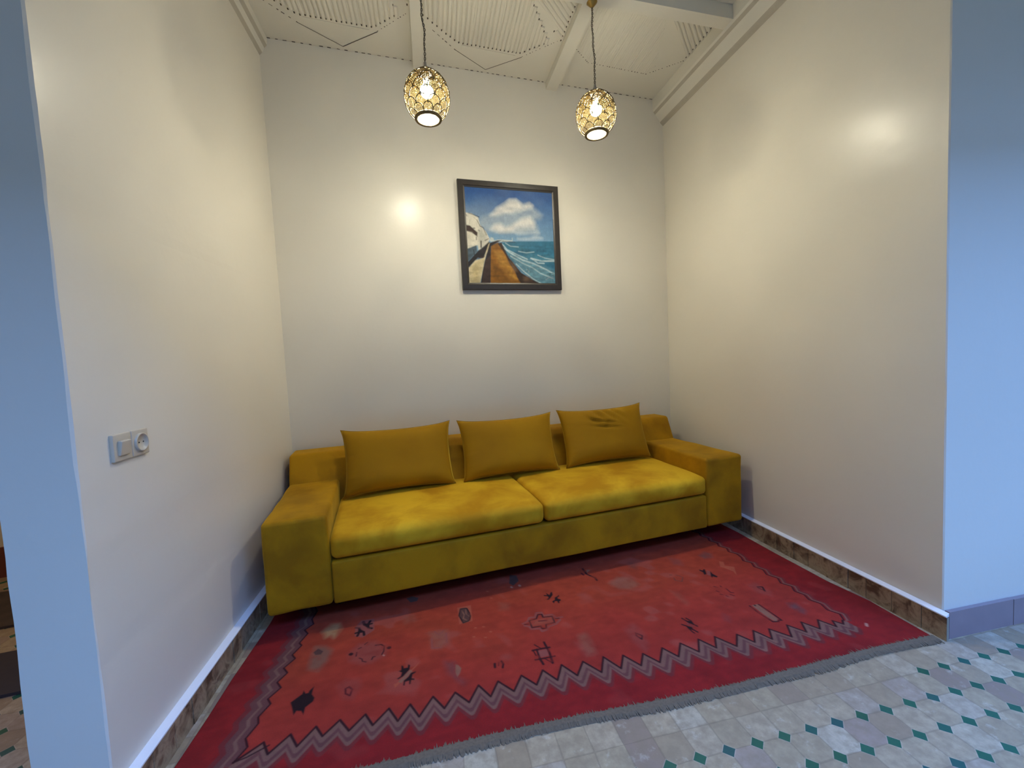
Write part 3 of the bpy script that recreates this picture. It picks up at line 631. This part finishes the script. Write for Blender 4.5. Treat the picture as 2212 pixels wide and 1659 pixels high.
# ------------------------------------------------------------------ the sofa
SX0, SX1, SY0, SY1 = -.578, 2.254, -.950, -.035; AW = .289
ARM_Z, BASE_Z, BOT = .564, .325, .113
sofa = empty('sofa', ((SX0+SX1)/2, -.5, 0), 'long low mustard yellow velvet sofa with block arms', 'sofa')
def put(name, v, f, mats, parent, off, smooth=True):
    return mesh(name, [(p[0]+off[0], p[1]+off[1], p[2]+off[2]) for p in v], f, mats, parent, smooth)
for sd, x0 in ((0, SX0), (1, SX1-AW)):
    y1 = -.26
    v, f = softbox((AW, y1-SY0, ARM_Z-BOT), .022, (8, 14, 10), wob=.006, seed=sd*5)
    put('armrest', v, f, M_SOFA, sofa, (x0+AW/2, (SY0+y1)/2, (ARM_Z+BOT)/2))
wseat = SX1-SX0-2*AW
v, f = softbox((wseat-.004, .66, BASE_Z-BOT), .012, (30, 6, 6), wob=.003); put('base_panel', v, f, M_SOFA, sofa, ((SX0+SX1)/2, SY0+.002+.33, (BASE_Z+BOT)/2))
MIDX = .838
for k, (a, b_) in enumerate(((SX0+AW+.002, MIDX-.002), (MIDX+.002, SX1-AW-.002))):
    def fn(q, h, k=k):
        # slightly domed cushion, front face bellied outwards and lower at its leading edge
        fy = -q.y/h[1]
        zt = max(0, q.z/h[2])
        q.z += .012*(1-(q.x/h[0])**2)*zt-.016*max(0, fy)**3*zt
        q.y -= .016*max(0, fy)*(1-min(1, abs(q.z)/h[2])**2)*(1-(q.x/h[0])**6)
        q.z += zt*.005*noise.noise(Vector((q.x*3+k*9, q.y*4, 0)))
        return q
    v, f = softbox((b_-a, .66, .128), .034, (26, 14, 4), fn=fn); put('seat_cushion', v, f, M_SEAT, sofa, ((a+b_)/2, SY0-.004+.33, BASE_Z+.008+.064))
def fnb(q, h):
    z = (q.z+h[2])/(2*h[2]); zz = BOT+z*(.733-BOT); yf = -.277+(zz-.564)*.44; yb = -.035+0*z
    t_ = (q.y+h[1])/(2*h[1]); return Vector((q.x, yf+(yb-yf)*t_, zz))
v, f = softbox((SX1-SX0, .24, .62), .020, (40, 4, 10), fn=fnb, wob=0.); put('backrest', v, f, M_SOFA, sofa, ((SX0+SX1)/2, 0, 0))
for lx in (SX0+.30, SX1-.30):
    for ly in (-.74, -.10):
        mb = MB(); zf = .0115 if ly < -.3 else 0.0
        mb.lathe([(.020, zf), (.024, zf+.004), (.028, BOT+.004)], (lx, ly, 0), 16, close=True); mb.build('leg', M_BLACK, sofa, True)
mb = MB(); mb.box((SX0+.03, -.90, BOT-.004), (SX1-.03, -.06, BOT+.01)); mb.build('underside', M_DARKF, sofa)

def pillow(name, label, c, w_, h_, T, lean, seed, creases=0, rot=0.):
    N, K = 46, 34; V = []; F = []; rn = random.Random(seed)
    def pt(i, j, side):
        a = -1+2*i/N; b_ = -1+2*j/K
        X = a*w_/2*(1-.040*(1-b_*b_)); ear = abs(a)**8*abs(b_)**8
        Z = b_*h_/2*(1-.085*(1-a*a)); X *= 1+.035*ear; Z *= 1+.05*ear
        e = max(0, (1-a**4))*max(0, (1-b_**4)); th = T/2*e**.55*(1-.12*b_)
        # gathers running in from the seams and corners
        g = 0
        for s_ in (-1, 1):
            g += .0035*math.sin(b_*26+seed+s_)*max(0, 1-abs(a-s_)*3.2)*noise.noise(Vector((seed, b_*3, s_)))*2.2
            g += .0030*math.sin(a*30+seed*2+s_)*max(0, 1-abs(b_-s_)*3.0)*noise.noise(Vector((a*4, seed, s_)))*2.2
        if creases and side > 0:
            for cx, cz, ang, ln in ((-.12, .72, -1.1, .30), (.12, .74, -1.0, .34), (.30, .78, -1.0, .26), (-.05, .45, -.35, .35), (-.02, .25, -.2, .3), (-.35, .6, -.9, .2)):
                dx, dz = a-cx, b_-cz; al = dx*math.cos(ang)+dz*math.sin(ang); ac = -dx*math.sin(ang)+dz*math.cos(ang)
                g += -.0150*math.exp(-(ac/.045)**2-(al/ln)**2)+.0110*math.exp(-((ac-.09)/.06)**2-(al/ln)**2)
        g += .004*noise.noise(Vector((a*1.6+seed, b_*1.6, side)))*e
        return Vector((X, -side*(th+g*min(1, e*3)), Z))
    for side in (1, -1):
        base = len(V)
        for j in range(K+1):
            for i in range(N+1): V.append(pt(i, j, side))
        for j in range(K):
            for i in range(N):
                q = (base+j*(N+1)+i, base+j*(N+1)+i+1, base+(j+1)*(N+1)+i+1, base+(j+1)*(N+1)+i); F.append(q if side > 0 else q[::-1])
    M_ = Matrix.Rotation(rot, 3, 'Z') @ Matrix.Rotation(-lean, 3, 'X')
    e = empty(name, c, label, 'cushion', 'loose cushions on the mustard sofa')
    V2 = [M_ @ p for p in V]; zmin = 0
    me = bpy.data.meshes.new('cushion_cover'); bm = bmesh.new(); vs = [bm.verts.new(p) for p in V2]
    for f_ in F: bm.faces.new([vs[i] for i in f_])
    bmesh.ops.remove_doubles(bm, verts=bm.verts, dist=.0004)
    for f_ in bm.faces: f_.smooth = True
    bm.to_mesh(me); bm.free(); me.materials.append(M_CUSH)
    o = bpy.data.objects.new('cushion_cover', me); COL.objects.link(o); o.parent = e
    # fine seam cord along the outline
    ring = [(i, 0) for i in range(N)]+[(N, j) for j in range(K)]+[(N-i, K) for i in range(N)]+[(0, K-j) for j in range(K)]
    sm = MB(); sm.tube([M_ @ (pt(i, j, 1)*.5+pt(i, j, -1)*.5) for i, j in ring], .0018, 6, closed=True)
    so_ = mesh('seam', sm.v, sm.f, M_CUSH, None, True); so_.parent = e
    return e
pillow('throw_cushion', 'left plain mustard velvet cushion leaning on sofa back near the left arm', (.085, -.352, .672), .670, .405, .15, math.radians(19), 3)
pillow('throw_cushion', 'middle plain mustard velvet cushion above the gap between seat cushions', (.825, -.352, .668), .672, .402, .15, math.radians(19), 8)
pillow('throw_cushion', 'right mustard velvet cushion with creased dented top, tilted towards the right arm', (1.575, -.352, .672), .690, .410, .15, math.radians(19), 14, creases=1)

# ------------------------------------------------------------------ framed seaside painting
PX0, PX1, PZ0, PZ1 = .627, 1.424, 1.796, 2.596
M_FRAME = simple('dark_frame_wood', (48, 42, 36), .38, var=.25, scale=30)
pic = empty('framed_painting', ((PX0+PX1)/2, -.004, (PZ0+PZ1)/2), 'square seaside painting of a white town, beach and cloud in dark wooden frame', 'painting')
fb = MB(); FW = .052
def ringp(prof):  # prof: (inset, y)
    V = []; n = len(prof)
    for ins, yy_ in prof: V += [(PX0+ins, yy_, PZ0+ins), (PX1-ins, yy_, PZ0+ins), (PX1-ins, yy_, PZ1-ins), (PX0+ins, yy_, PZ1-ins)]
    F = [(k*4+i, k*4+(i+1)%4, (k+1)*4+(i+1)%4, (k+1)*4+i) for k in range(n-1) for i in range(4)]
    return V, F
v, f = ringp([(.0, -.004), (0, -.028), (.003, -.031), (FW*.72, -.031), (FW*.8, -.027), (FW, -.024), (FW, -.006), (0, -.004)]); fb.add(v, f)
fb.build('frame', M_FRAME, pic)
bb = MB(); bb.box((PX0+.01, -.010, PZ0+.01), (PX1-.01, -.003, PZ1-.01)); bb.build('backing', M_FRAME, pic)
ART = [
 ('B', 'c1', 0.9, [(0.144,0.335),(0.2,0.29),(0.311,0.259),(0.349,0.206),(0.442,0.149),(0.498,0.107),(0.57,0.101),(0.633,0.144),(0.724,0.133),(0.777,0.177),(0.875,0.249),(0.856,0.293),(0.719,0.319),(0.808,0.366),(0.825,0.435),(0.486,0.46),(0.304,0.46),(0.213,0.456),(0.142,0.385)]),
 ('B', 'c2', 1, [(0.273,0.286),(0.349,0.206),(0.442,0.149),(0.498,0.107),(0.57,0.101),(0.633,0.144),(0.658,0.202),(0.539,0.244),(0.42,0.26),(0.328,0.291)]),
 ('B', 'c2', 1, [(0.66,0.159),(0.724,0.128),(0.76,0.152),(0.75,0.179),(0.677,0.192)]),
 ('B', 'c3', 0.8, [(0.272,0.311),(0.584,0.25),(0.638,0.281),(0.545,0.346),(0.343,0.366)]),
 ('B', 'c2', 0.95, [(0.268,0.429),(0.307,0.376),(0.38,0.364),(0.433,0.403),(0.489,0.384),(0.628,0.299),(0.729,0.275),(0.782,0.333),(0.762,0.403),(0.542,0.44),(0.359,0.458)]),
 ('B', 'c4', 0.9, [(0.523,0.441),(0.806,0.431),(0.824,0.452),(0.577,0.469)]),
 ('B', 'c4', 0.9, [(0.576,0.52),(0.704,0.51),(0.787,0.48),(0.859,0.503),(0.667,0.525)]),
 ('B', 'c3', 0.6, [(0.534,0.398),(0.744,0.37),(0.752,0.413),(0.551,0.431)]),
 ('P', 'sea', 0, [(0.382,0.562),(0.575,0.546),(0.997,0.53),(1.02,1.009),(0.79,1.011),(0.655,0.917),(0.539,0.816),(0.459,0.725),(0.407,0.642)]),
 ('B', 'sea2', 0.8, [(0.443,0.674),(0.661,0.727),(0.842,0.801),(1.003,0.867),(1.0,1.009),(0.836,1.01),(0.673,0.917),(0.531,0.791)]),
 ('B', 'sea3', 0.5, [(0.644,0.685),(0.797,0.767),(1.008,0.761),(1.01,0.699),(0.753,0.69)]),
 ('B', 'seag', 0.6, [(0.427,0.59),(0.573,0.606),(0.754,0.664),(0.699,0.674),(0.527,0.629)]),
 ('L', 'foam', 0.01, [(0.391,0.583),(0.444,0.64),(0.57,0.696),(0.67,0.736)]),
 ('L', 'foam', 0.014, [(0.408,0.625),(0.479,0.673),(0.614,0.746),(0.751,0.785),(0.887,0.843),(0.986,0.894)]),
 ('L', 'foam', 0.01, [(0.478,0.707),(0.613,0.78),(0.731,0.829),(0.821,0.888),(0.957,0.939)]),
 ('L', 'foam', 0.016, [(0.716,0.726),(0.779,0.741),(0.843,0.753),(0.999,0.748)]),
 ('L', 'foam', 0.012, [(0.734,0.734),(0.797,0.776),(0.87,0.778)]),
 ('L', 'foam', 0.006, [(0.428,0.569),(0.482,0.601),(0.573,0.606)]),
 ('L', 'foam', 0.006, [(0.572,0.653),(0.663,0.667),(0.754,0.655)]),
 ('L', 'foam', 0.012, [(0.54,0.791),(0.62,0.866),(0.728,0.95),(0.827,1.002)]),
 ('L', 'foam', 0.008, [(0.799,0.689),(0.89,0.721),(0.999,0.735)]),
 ('L', 'c1', 0.008, [(0.884,0.957),(0.93,0.93),(0.976,0.943)]),
 ('L', 'foam', 0.006, [(0.666,0.848),(0.684,0.873)]),
 ('L', 'ink', 0.006, [(0.671,0.841),(0.673,0.865)]),
 ('L', 'seag', 0.008, [(0.922,0.904),(0.968,0.886),(0.991,0.899)]),
 ('L', 'ink', 0.003, [(0.904,0.896),(0.941,0.886),(0.931,0.913),(0.977,0.908)]),
 ('P', 'sand', 0, [(0.262,0.596),(0.346,0.564),(0.389,0.625),(0.459,0.733),(0.521,0.808),(0.565,0.875),(0.589,0.961),(0.615,1.012),(0.23,1.006),(0.245,0.714)]),
 ('B', 'sandl', 0.7, [(0.297,0.654),(0.388,0.668),(0.492,0.834),(0.544,0.953),(0.452,0.962),(0.338,0.795)]),
 ('B', 'sandd', 0.6, [(0.257,0.755),(0.381,0.879),(0.524,0.987),(0.285,0.998)]),
 ('B', 'sandd', 0.5, [(0.262,0.596),(0.336,0.568),(0.389,0.634),(0.316,0.636)]),
 ('L', 'sandl', 0.02, [(0.384,0.786),(0.465,0.826)]),
 ('L', 'sandl', 0.02, [(0.462,0.911),(0.544,0.948)]),
 ('P', 'rock', 0, [(0.336,0.577),(0.382,0.562),(0.408,0.625),(0.459,0.725),(0.539,0.816),(0.592,0.884),(0.709,0.951),(0.827,1.01),(0.588,1.012),(0.544,0.936),(0.519,0.868),(0.466,0.792),(0.424,0.7),(0.38,0.634)]),
 ('B', 'rockl', 0.7, [(0.467,0.767),(0.503,0.783),(0.546,0.867),(0.509,0.876)]),
 ('B', 'rockl', 0.5, [(0.618,0.935),(0.664,0.917),(0.709,0.959),(0.635,0.977)]),
 ('P', 'town', 0, [(0.25,0.547),(0.265,0.512),(0.292,0.52),(0.301,0.545),(0.383,0.533),(0.493,0.541),(0.447,0.555),(0.264,0.559)]),
 ('L', 'town', 0.008, [(0.337,0.539),(0.502,0.543)]),
 ('L', 'town', 0.006, [(0.507,0.515),(0.506,0.54)]),
 ('L', 'rock', 0.004, [(0.392,0.551),(0.538,0.556)]),
 ('P', 'dark', 0, [(0.25,0.572),(0.337,0.543),(0.383,0.541),(0.337,0.564),(0.262,0.609),(0.254,0.714),(0.234,1.006),(0.124,1.007),(0.152,0.874),(0.183,0.766),(0.214,0.665),(0.235,0.597)]),
 ('P', 'umb', 0, [(0.193,0.757),(0.245,0.714),(0.225,0.998),(0.138,0.999)]),
 ('P', 'dark', 0, [(-0.01,0.787),(0.114,0.66),(0.18,0.608),(0.236,0.556),(0.25,0.572),(0.224,0.639),(0.185,0.707),(0.175,0.741),(0.111,0.734),(0.001,0.844)]),
 ('P', 'cream', 0, [(0.001,0.844),(0.083,0.76),(0.175,0.733),(0.205,0.665),(0.235,0.589),(0.249,0.576),(0.224,0.648),(0.194,0.724),(0.173,0.799),(0.119,1.007),(-0.005,1.008)]),
 ('B', 'creamd', 0.6, [(0.043,0.827),(0.127,0.784),(0.101,0.991),(0.037,0.991)]),
 ('L', 'umb', 0.012, [(0.111,0.743),(0.157,0.725),(0.18,0.716)]),
 ('P', 'white', 0, [(-0.008,0.266),(0.064,0.272),(0.136,0.311),(0.151,0.385),(0.213,0.456),(0.251,0.53),(0.236,0.564),(0.18,0.612),(0.123,0.651),(0.116,0.602),(0.014,0.647),(-0.018,0.648)]),
 ('B', 'shade', 0.6, [(0.121,0.469),(0.16,0.401),(0.212,0.481),(0.227,0.556),(0.133,0.634)]),
 ('P', 'umb', 0, [(-0.009,0.393),(0.041,0.399),(0.121,0.469),(0.115,0.511),(0.057,0.472),(-0.011,0.455)]),
 ('B', 'whited', 0.7, [(-0.012,0.475),(0.056,0.48),(0.054,0.555),(-0.015,0.557)]),
 ('P', 'slate', 0, [(-0.018,0.648),(0.102,0.602),(0.106,0.668),(0.057,0.719),(-0.01,0.787)]),
 ('L', 'dark', 0.008, [(0.037,0.271),(0.073,0.281),(0.145,0.306)]),
 ('L', 'dark', 0.006, [(0.121,0.337),(0.151,0.401),(0.187,0.416),(0.216,0.49)]),
 ('L', 'dark', 0.012, [(0.154,0.559),(0.152,0.621)]),
 ('L', 'dark', 0.01, [(0.077,0.426),(0.09,0.425)]),
 ('L', 'dark', 0.008, [(0.009,0.289),(0.013,0.301)]),
 ('L', 'dark', 0.006, [(0.131,0.444),(0.144,0.451)]),
 ('L', 'dark', 0.008, [(0.068,0.653),(0.075,0.71)]),
 ('L', 'dark', 0.006, [(0.105,0.519),(0.104,0.544)]),
 ('L', 'rock', 0.006, [(0.2,0.549),(0.237,0.53)]),
 ('L', 'whited', 0.006, [(0.043,0.341),(0.042,0.382)]),
 ('L', 'whited', 0.005, [(0.081,0.306),(0.125,0.345)]),
]

nu = nv = 230; s, t = np.meshgrid(np.linspace(0, 1, nu), np.linspace(0, 1, nv)); s = s.ravel(); t = t.ravel()
m1 = value_noise(s*1.0, t, 7, 11); m2 = value_noise(s*.6, t, 30, 12); m3 = value_noise(s, t*.5, 60, 13)
AP = {k: np.array(lin(v_)) for k, v_ in dict(sky0=(46, 92, 156), sky1=(120, 160, 190), c1=(156, 172, 186), c2=(222, 220, 212), c3=(150, 168, 184), c4=(196, 206, 212), sea=(48, 110, 138), sea2=(112, 156, 170), sea3=(84, 140, 156), seag=(58, 112, 124), foam=(186, 206, 212), ink=(26, 56, 66), sand=(148, 98, 26), sandl=(184, 134, 52), sandd=(104, 68, 20), rock=(56, 42, 34), rockl=(132, 104, 80), town=(196, 204, 200), dark=(34, 32, 36), umb=(62, 48, 44), cream=(206, 190, 150), creamd=(172, 154, 106), white=(224, 218, 200), whited=(196, 188, 168), shade=(150, 152, 142), slate=(74, 92, 104)).items()}
k = np.clip((t-.05)/.5, 0, 1)[:, None]; col = AP['sky0']*(1-k)+AP['sky1']*k
wisp = np.clip(np.exp(-((t-.28)/.1)**2)*(.5-s)*1.0+(m1-.5)*.25, 0, .5)[:, None]; col = col*(1-wisp)+AP['c3']*wisp
paint_shapes(s, t, col, ART, AP, .013, .055, m1*.6+m2*.4)
m4 = value_noise(s*.5, t*2.2, 26, 17); m5 = value_noise(s+t*.4, t-s*.3, 40, 19)
low = np.clip((t-.5)*8, 0, 1)[:, None]
col = col*(.88+.12*m2[:, None]+.10*m3[:, None])*(1+low*(.36*(m4[:, None]-.5)+.30*(m5[:, None]-.5)))
P = np.stack([PX0+FW-.002+s*(PX1-PX0-2*FW+.004), np.full(s.shape, -.0215), PZ1-FW+.002-t*(PZ1-PZ0-2*FW+.004)], -1)
M_ART = attr_mat('oil_paint', .5, 160, .12)
grid_mesh('canvas', P, nu, nv, col, M_ART, pic, (0, .012, 0))

# ------------------------------------------------------------------ double wall plate
pl = empty('wall_socket', (xl(1.50), -1.50, 1.062), 'white double wall plate with rocker switch and round socket on the left wall', 'socket')
ang = math.atan2(SL, 1)
def onwall(a, b_, c_):     # a along wall towards back, b up, c out of the wall
    d = Vector((SL, 1, 0)).normalized(); n = Vector((1, -SL, 0)).normalized()
    return Vector((xl(1.50), -1.50, 1.062))+d*a+Vector((0, 0, b_))+n*c_
M_PLATE = simple('ivory_plastic', (200, 190, 170), .28, var=.03)
M_HOLE = simple('socket_shadow', (60, 56, 50), .6)
def wallbox(name, size, off, r, mat, parent, tilt=0., smooth=True):
    v, f = softbox(size, r, (4, 4, 2)); V = []
    for p in v:
        p = Vector(p); 
        if tilt: p = Matrix.Rotation(tilt, 3, 'X') @ p
        V.append(onwall(off[0]+p.x, off[1]+p.y, off[2]+p.z))
    return mesh(name, V, f, mat, parent, smooth)
tag(pl); PW = .160
for k, off in enumerate((-PW/4, PW/4)):
    wallbox('plate', (PW/2-.001, .084, .012), (off, 0, .005), .004, M_PLATE, pl)
rk = wallbox('rocker_switch', (.044, .046, .012), (-PW/4, -.002, .014), .003, M_PLATE, pl, tilt=math.radians(9))
def disc(name, prof, off, mat, seg=36):
    V = []; 
    for r_, c_ in prof:
        for k in range(seg):
            an = 2*math.pi*k/seg; V.append(onwall(off[0]+r_*math.cos(an), off[1]+r_*math.sin(an), c_))
    F = [(i*seg+k, i*seg+(k+1)%seg, (i+1)*seg+(k+1)%seg, (i+1)*seg+k) for i in range(len(prof)-1) for k in range(seg)]+[tuple((len(prof)-1)*seg+k for k in range(seg))]
    return mesh(name, V, F, mat, pl, True)
disc('socket_ring', [(.030, .009), (.030, .017), (.026, .018), (.0245, .012), (.0005, .0115)], (PW/4, 0), M_PLATE)
for q in (-.0095, .0108):
    mb = MB(); c0 = onwall(PW/4+q, 0, .0118); c1 = onwall(PW/4+q, 0, .0124); mb.tube([c0, c1], .0026, 12); mb.build('pin_hole', M_HOLE, pl)

# ------------------------------------------------------------------ pierced brass egg lanterns
m, nt, b = newmat('pierced_brass'); M_PIERCED = m
geo = nt.nodes.new('ShaderNodeTexCoord').outputs['Object']
vo = nod(nt, 'ShaderNodeTexVoronoi', feature='DISTANCE_TO_EDGE'); vo.inputs['Scale'].default_value = 150; nt.links.new(geo, vo.inputs['Vector'])
swirl = noise_n(nt, 95, 2, .5, vec=geo, dist=2.2)
sz = nt.nodes.new('ShaderNodeSeparateXYZ'); nt.links.new(geo, sz.inputs[0])
thr = nod(nt, 'ShaderNodeMapRange'); nt.links.new(sz.outputs[2], thr.inputs['Value']); thr.inputs['From Min'].default_value = -.05; thr.inputs['From Max'].default_value = .05; thr.inputs['To Min'].default_value = .035; thr.inputs['To Max'].default_value = .22
solid = mth(nt, 'MAXIMUM', mth(nt, 'LESS_THAN', vo.outputs['Distance'], thr.outputs[0]), mth(nt, 'GREATER_THAN', swirl, mth(nt, 'SUBTRACT', .68, mth(nt, 'MULTIPLY', thr.outputs[0], .55))))
nt.links.new(mixc(nt, .5, lin((206, 164, 84)), lin((226, 188, 108))), b.inputs['Base Color']); b.inputs['Metallic'].default_value = .3; b.inputs['Roughness'].default_value = .5
ins = nt.nodes.new('ShaderNodeBsdfDiffuse'); ins.inputs[0].default_value = (.0085, .0066, .0030, 1)
tr = nt.nodes.new('ShaderNodeBsdfTransparent'); mx = nt.nodes.new('ShaderNodeMixShader'); nt.links.new(solid, mx.inputs[0]); nt.links.new(tr.outputs[0], mx.inputs[1])
mx2 = nt.nodes.new('ShaderNodeMixShader'); nt.links.new(nt.nodes.new('ShaderNodeNewGeometry').outputs['Backfacing'], mx2.inputs[0]); nt.links.new(b.outputs[0], mx2.inputs[1]); nt.links.new(ins.outputs[0], mx2.inputs[2]); nt.links.new(mx2.outputs[0], mx.inputs[2])
nt.links.new(mx.outputs[0], nt.nodes['Material Output'].inputs['Surface'])
M_BRASS = simple('aged_brass', (150, 122, 62), .4, metal=.8, var=.15)
M_RIM = simple('rim_brass', (112, 92, 48), .6, metal=.1, var=.1)
M_CAP = simple('grey_cap', (150, 146, 138), .5, metal=.2)
M_CABLE = simple('twisted_cable', (96, 86, 66), .55)
m, nt, b = newmat('bulb_glass'); M_BULB = m
b.inputs['Emission Color'].default_value = (*BULB_COLOR, 1); b.inputs['Emission Strength'].default_value = BULB_STRENGTH
m, nt, b = newmat('frosted_disc'); M_FROST = m
tl = nt.nodes.new('ShaderNodeBsdfTranslucent'); tl.inputs[0].default_value = (.5, .48, .36, 1); tr = nt.nodes.new('ShaderNodeBsdfTransparent'); mx = nt.nodes.new('ShaderNodeMixShader'); mx.inputs[0].default_value = .82
nt.links.new(tl.outputs[0], mx.inputs[1]); nt.links.new(tr.outputs[0], mx.inputs[2]); nt.links.new(mx.outputs[0], nt.nodes['Material Output'].inputs['Surface'])
RG, HG = .114, .128
ZB, ZT = -.106, .122
rad = lambda z: RG*math.sqrt(max(0, 1-(z/HG)**2))
lamp_root = empty('pendant_lamp', (.328, -.85, 2.645), 'left pierced brass egg pendant lamp, lit, hanging on a twisted cable', 'lamp', 'egg pendants over the sofa')
def mpart(name, mb, mat, smooth=True, parent=lamp_root):
    o = mb.build(name, mat, None, smooth); o.parent = parent; return o
sh_ = MB(); zs = [ZB+(ZT-ZB)*i/30 for i in range(31)]
sh_.lathe([(rad(z), z) for z in zs], (0, 0, 0), 64); shade = mpart('lamp_shade', sh_, M_PIERCED)
ar = MB()
for row, z0 in enumerate((-.103, -.080, -.052, -.018, .020, .058, .090)):
    n = 10; hgt = (.028, .036, .044, .050, .050, .042, .026)[row]
    for k in range(n):
        th = 2*math.pi*(k+.5*(row % 2))/n+.2; pts = []
        for q in range(15):
            a = math.pi*q/14; zz = z0+hgt*math.sin(a); tt = th+math.cos(a)*math.pi/n; r_ = rad(zz)+.0030
            pts.append((r_*math.cos(tt), r_*math.sin(tt), zz))
        ar.tube(pts, .0024, 5)
mpart('scale_tracery', ar, M_RIM, parent=lamp_root)
rg = MB(); rg.lathe([(.056, ZB-.008), (.068, ZB-.010), (.071, ZB-.002), (.068, ZB+.006), (.058, ZB+.006), (.056, ZB-.008)], (0, 0, 0), 48); mpart('bottom_ring', rg, M_RIM)
ds = MB(); ds.lathe([(.057, ZB-.003), (.04, ZB-.006), (.002, ZB-.008)], (0, 0, 0), 40); mpart('diffuser', ds, M_FROST)
cp = MB(); cp.lathe([(.034, ZT-.010), (.032, ZT-.003), (.018, ZT+.018), (.008, ZT+.034), (.006, ZT+.05), (.001, ZT+.052)], (0, 0, 0), 28); mpart('cap', cp, M_CAP)
bl = MB(); bl.lathe([(.001, .0), (.013, .003), (.024, .011), (.031, .022), (.034, .035), (.031, .048), (.024, .060), (.016, .069), (.014, .080)], (0, 0, 0), 24, close=False); bulb = mpart('bulb', bl, M_BULB); bulb.location = (0, 0, -.006)
sk_ = MB(); sk_.lathe([(.016, .082), (.018, .086), (.018, .125), (.010, .132)], (0, 0, 0), 20, close=True); mpart('lamp_holder', sk_, M_CAP)
CT = HC-.052-2.645      # underside of the beam above the lamp centre
cb = MB()
for ph in (0, math.pi):
    pts = []; n = 110
    for i in range(n+1):
        q = i/n; z = ZT+.045+(CT-.05-ZT-.045)*q; lo = 1 if q > .12 else q/.12
        w_ = .0032+.0035*max(0, noise.noise(Vector((q*9, 3.3, 0)))); sx = .006*math.sin(q*6.5)*math.sin(math.pi*q)+.003*math.sin(q*23)*math.sin(math.pi*q)
        pts.append((w_*math.cos(q*62+ph)+sx, w_*math.sin(q*62+ph), z))
    cb.tube(pts, .0024, 6)
mpart('cable', cb, M_CABLE)
cn = MB(); cn.lathe([(.003, CT-.062), (.010, CT-.058), (.020, CT-.046), (.034, CT-.030), (.045, CT-.016), (.050, CT-.006), (.050, CT)], (0, 0, 0), 32, close=True); mpart('canopy', cn, M_BRASS)
def copy_tree(o, loc, label):
    c_ = o.copy(); COL.objects.link(c_); c_.location = loc; c_['label'] = label
    for ch in list(o.children):
        k_ = ch.copy(); COL.objects.link(k_); k_.parent = c_
    return c_
l2 = copy_tree(lamp_root, (1.310, -.85, 2.675), 'right pierced brass egg pendant lamp, lit, below a brass canopy on the beam')
l2.rotation_euler = (0, 0, .35)
for ch in l2.children:
    if ch.name.startswith('canopy'): ch.location.z = -.03
    if ch.name.startswith('cable'): z0 = ZT+.045; Lc = CT-.05-z0; ch.scale.z = (Lc-.03)/Lc; ch.location.z = z0*(1-ch.scale.z)

# ------------------------------------------------------------------ glimpse past the left wall
mt = MB(); mt.box((-2.6, -.93, .001), (-1.05, -.58, .014)); o = mt.build('floor_mat', simple('dark_mat', (62, 56, 56), .95, scale=40)); tag(o, 'dark grey mat on the tiled floor beyond the left wall, nearer of the two', 'mat', 'mats beyond the left wall')
mt = MB(); mt.box((-3.2, -.30, .001), (-1.05, .18, .014)); o = mt.build('floor_mat', simple('brown_mat', (70, 58, 50), .95, scale=14, var=.5)); tag(o, 'mottled brown mat on the tiled floor beyond the left wall, farther one', 'mat', 'mats beyond the left wall')

gl = bpy.data.lights.new('side_room_lamp', 'POINT'); gl.energy = 22; gl.color = (1.0, .74, .46); gl.shadow_soft_size = .08
go = bpy.data.objects.new('side_room_lamp', gl); COL.objects.link(go); go.location = (-2.4, -.7, 2.6)
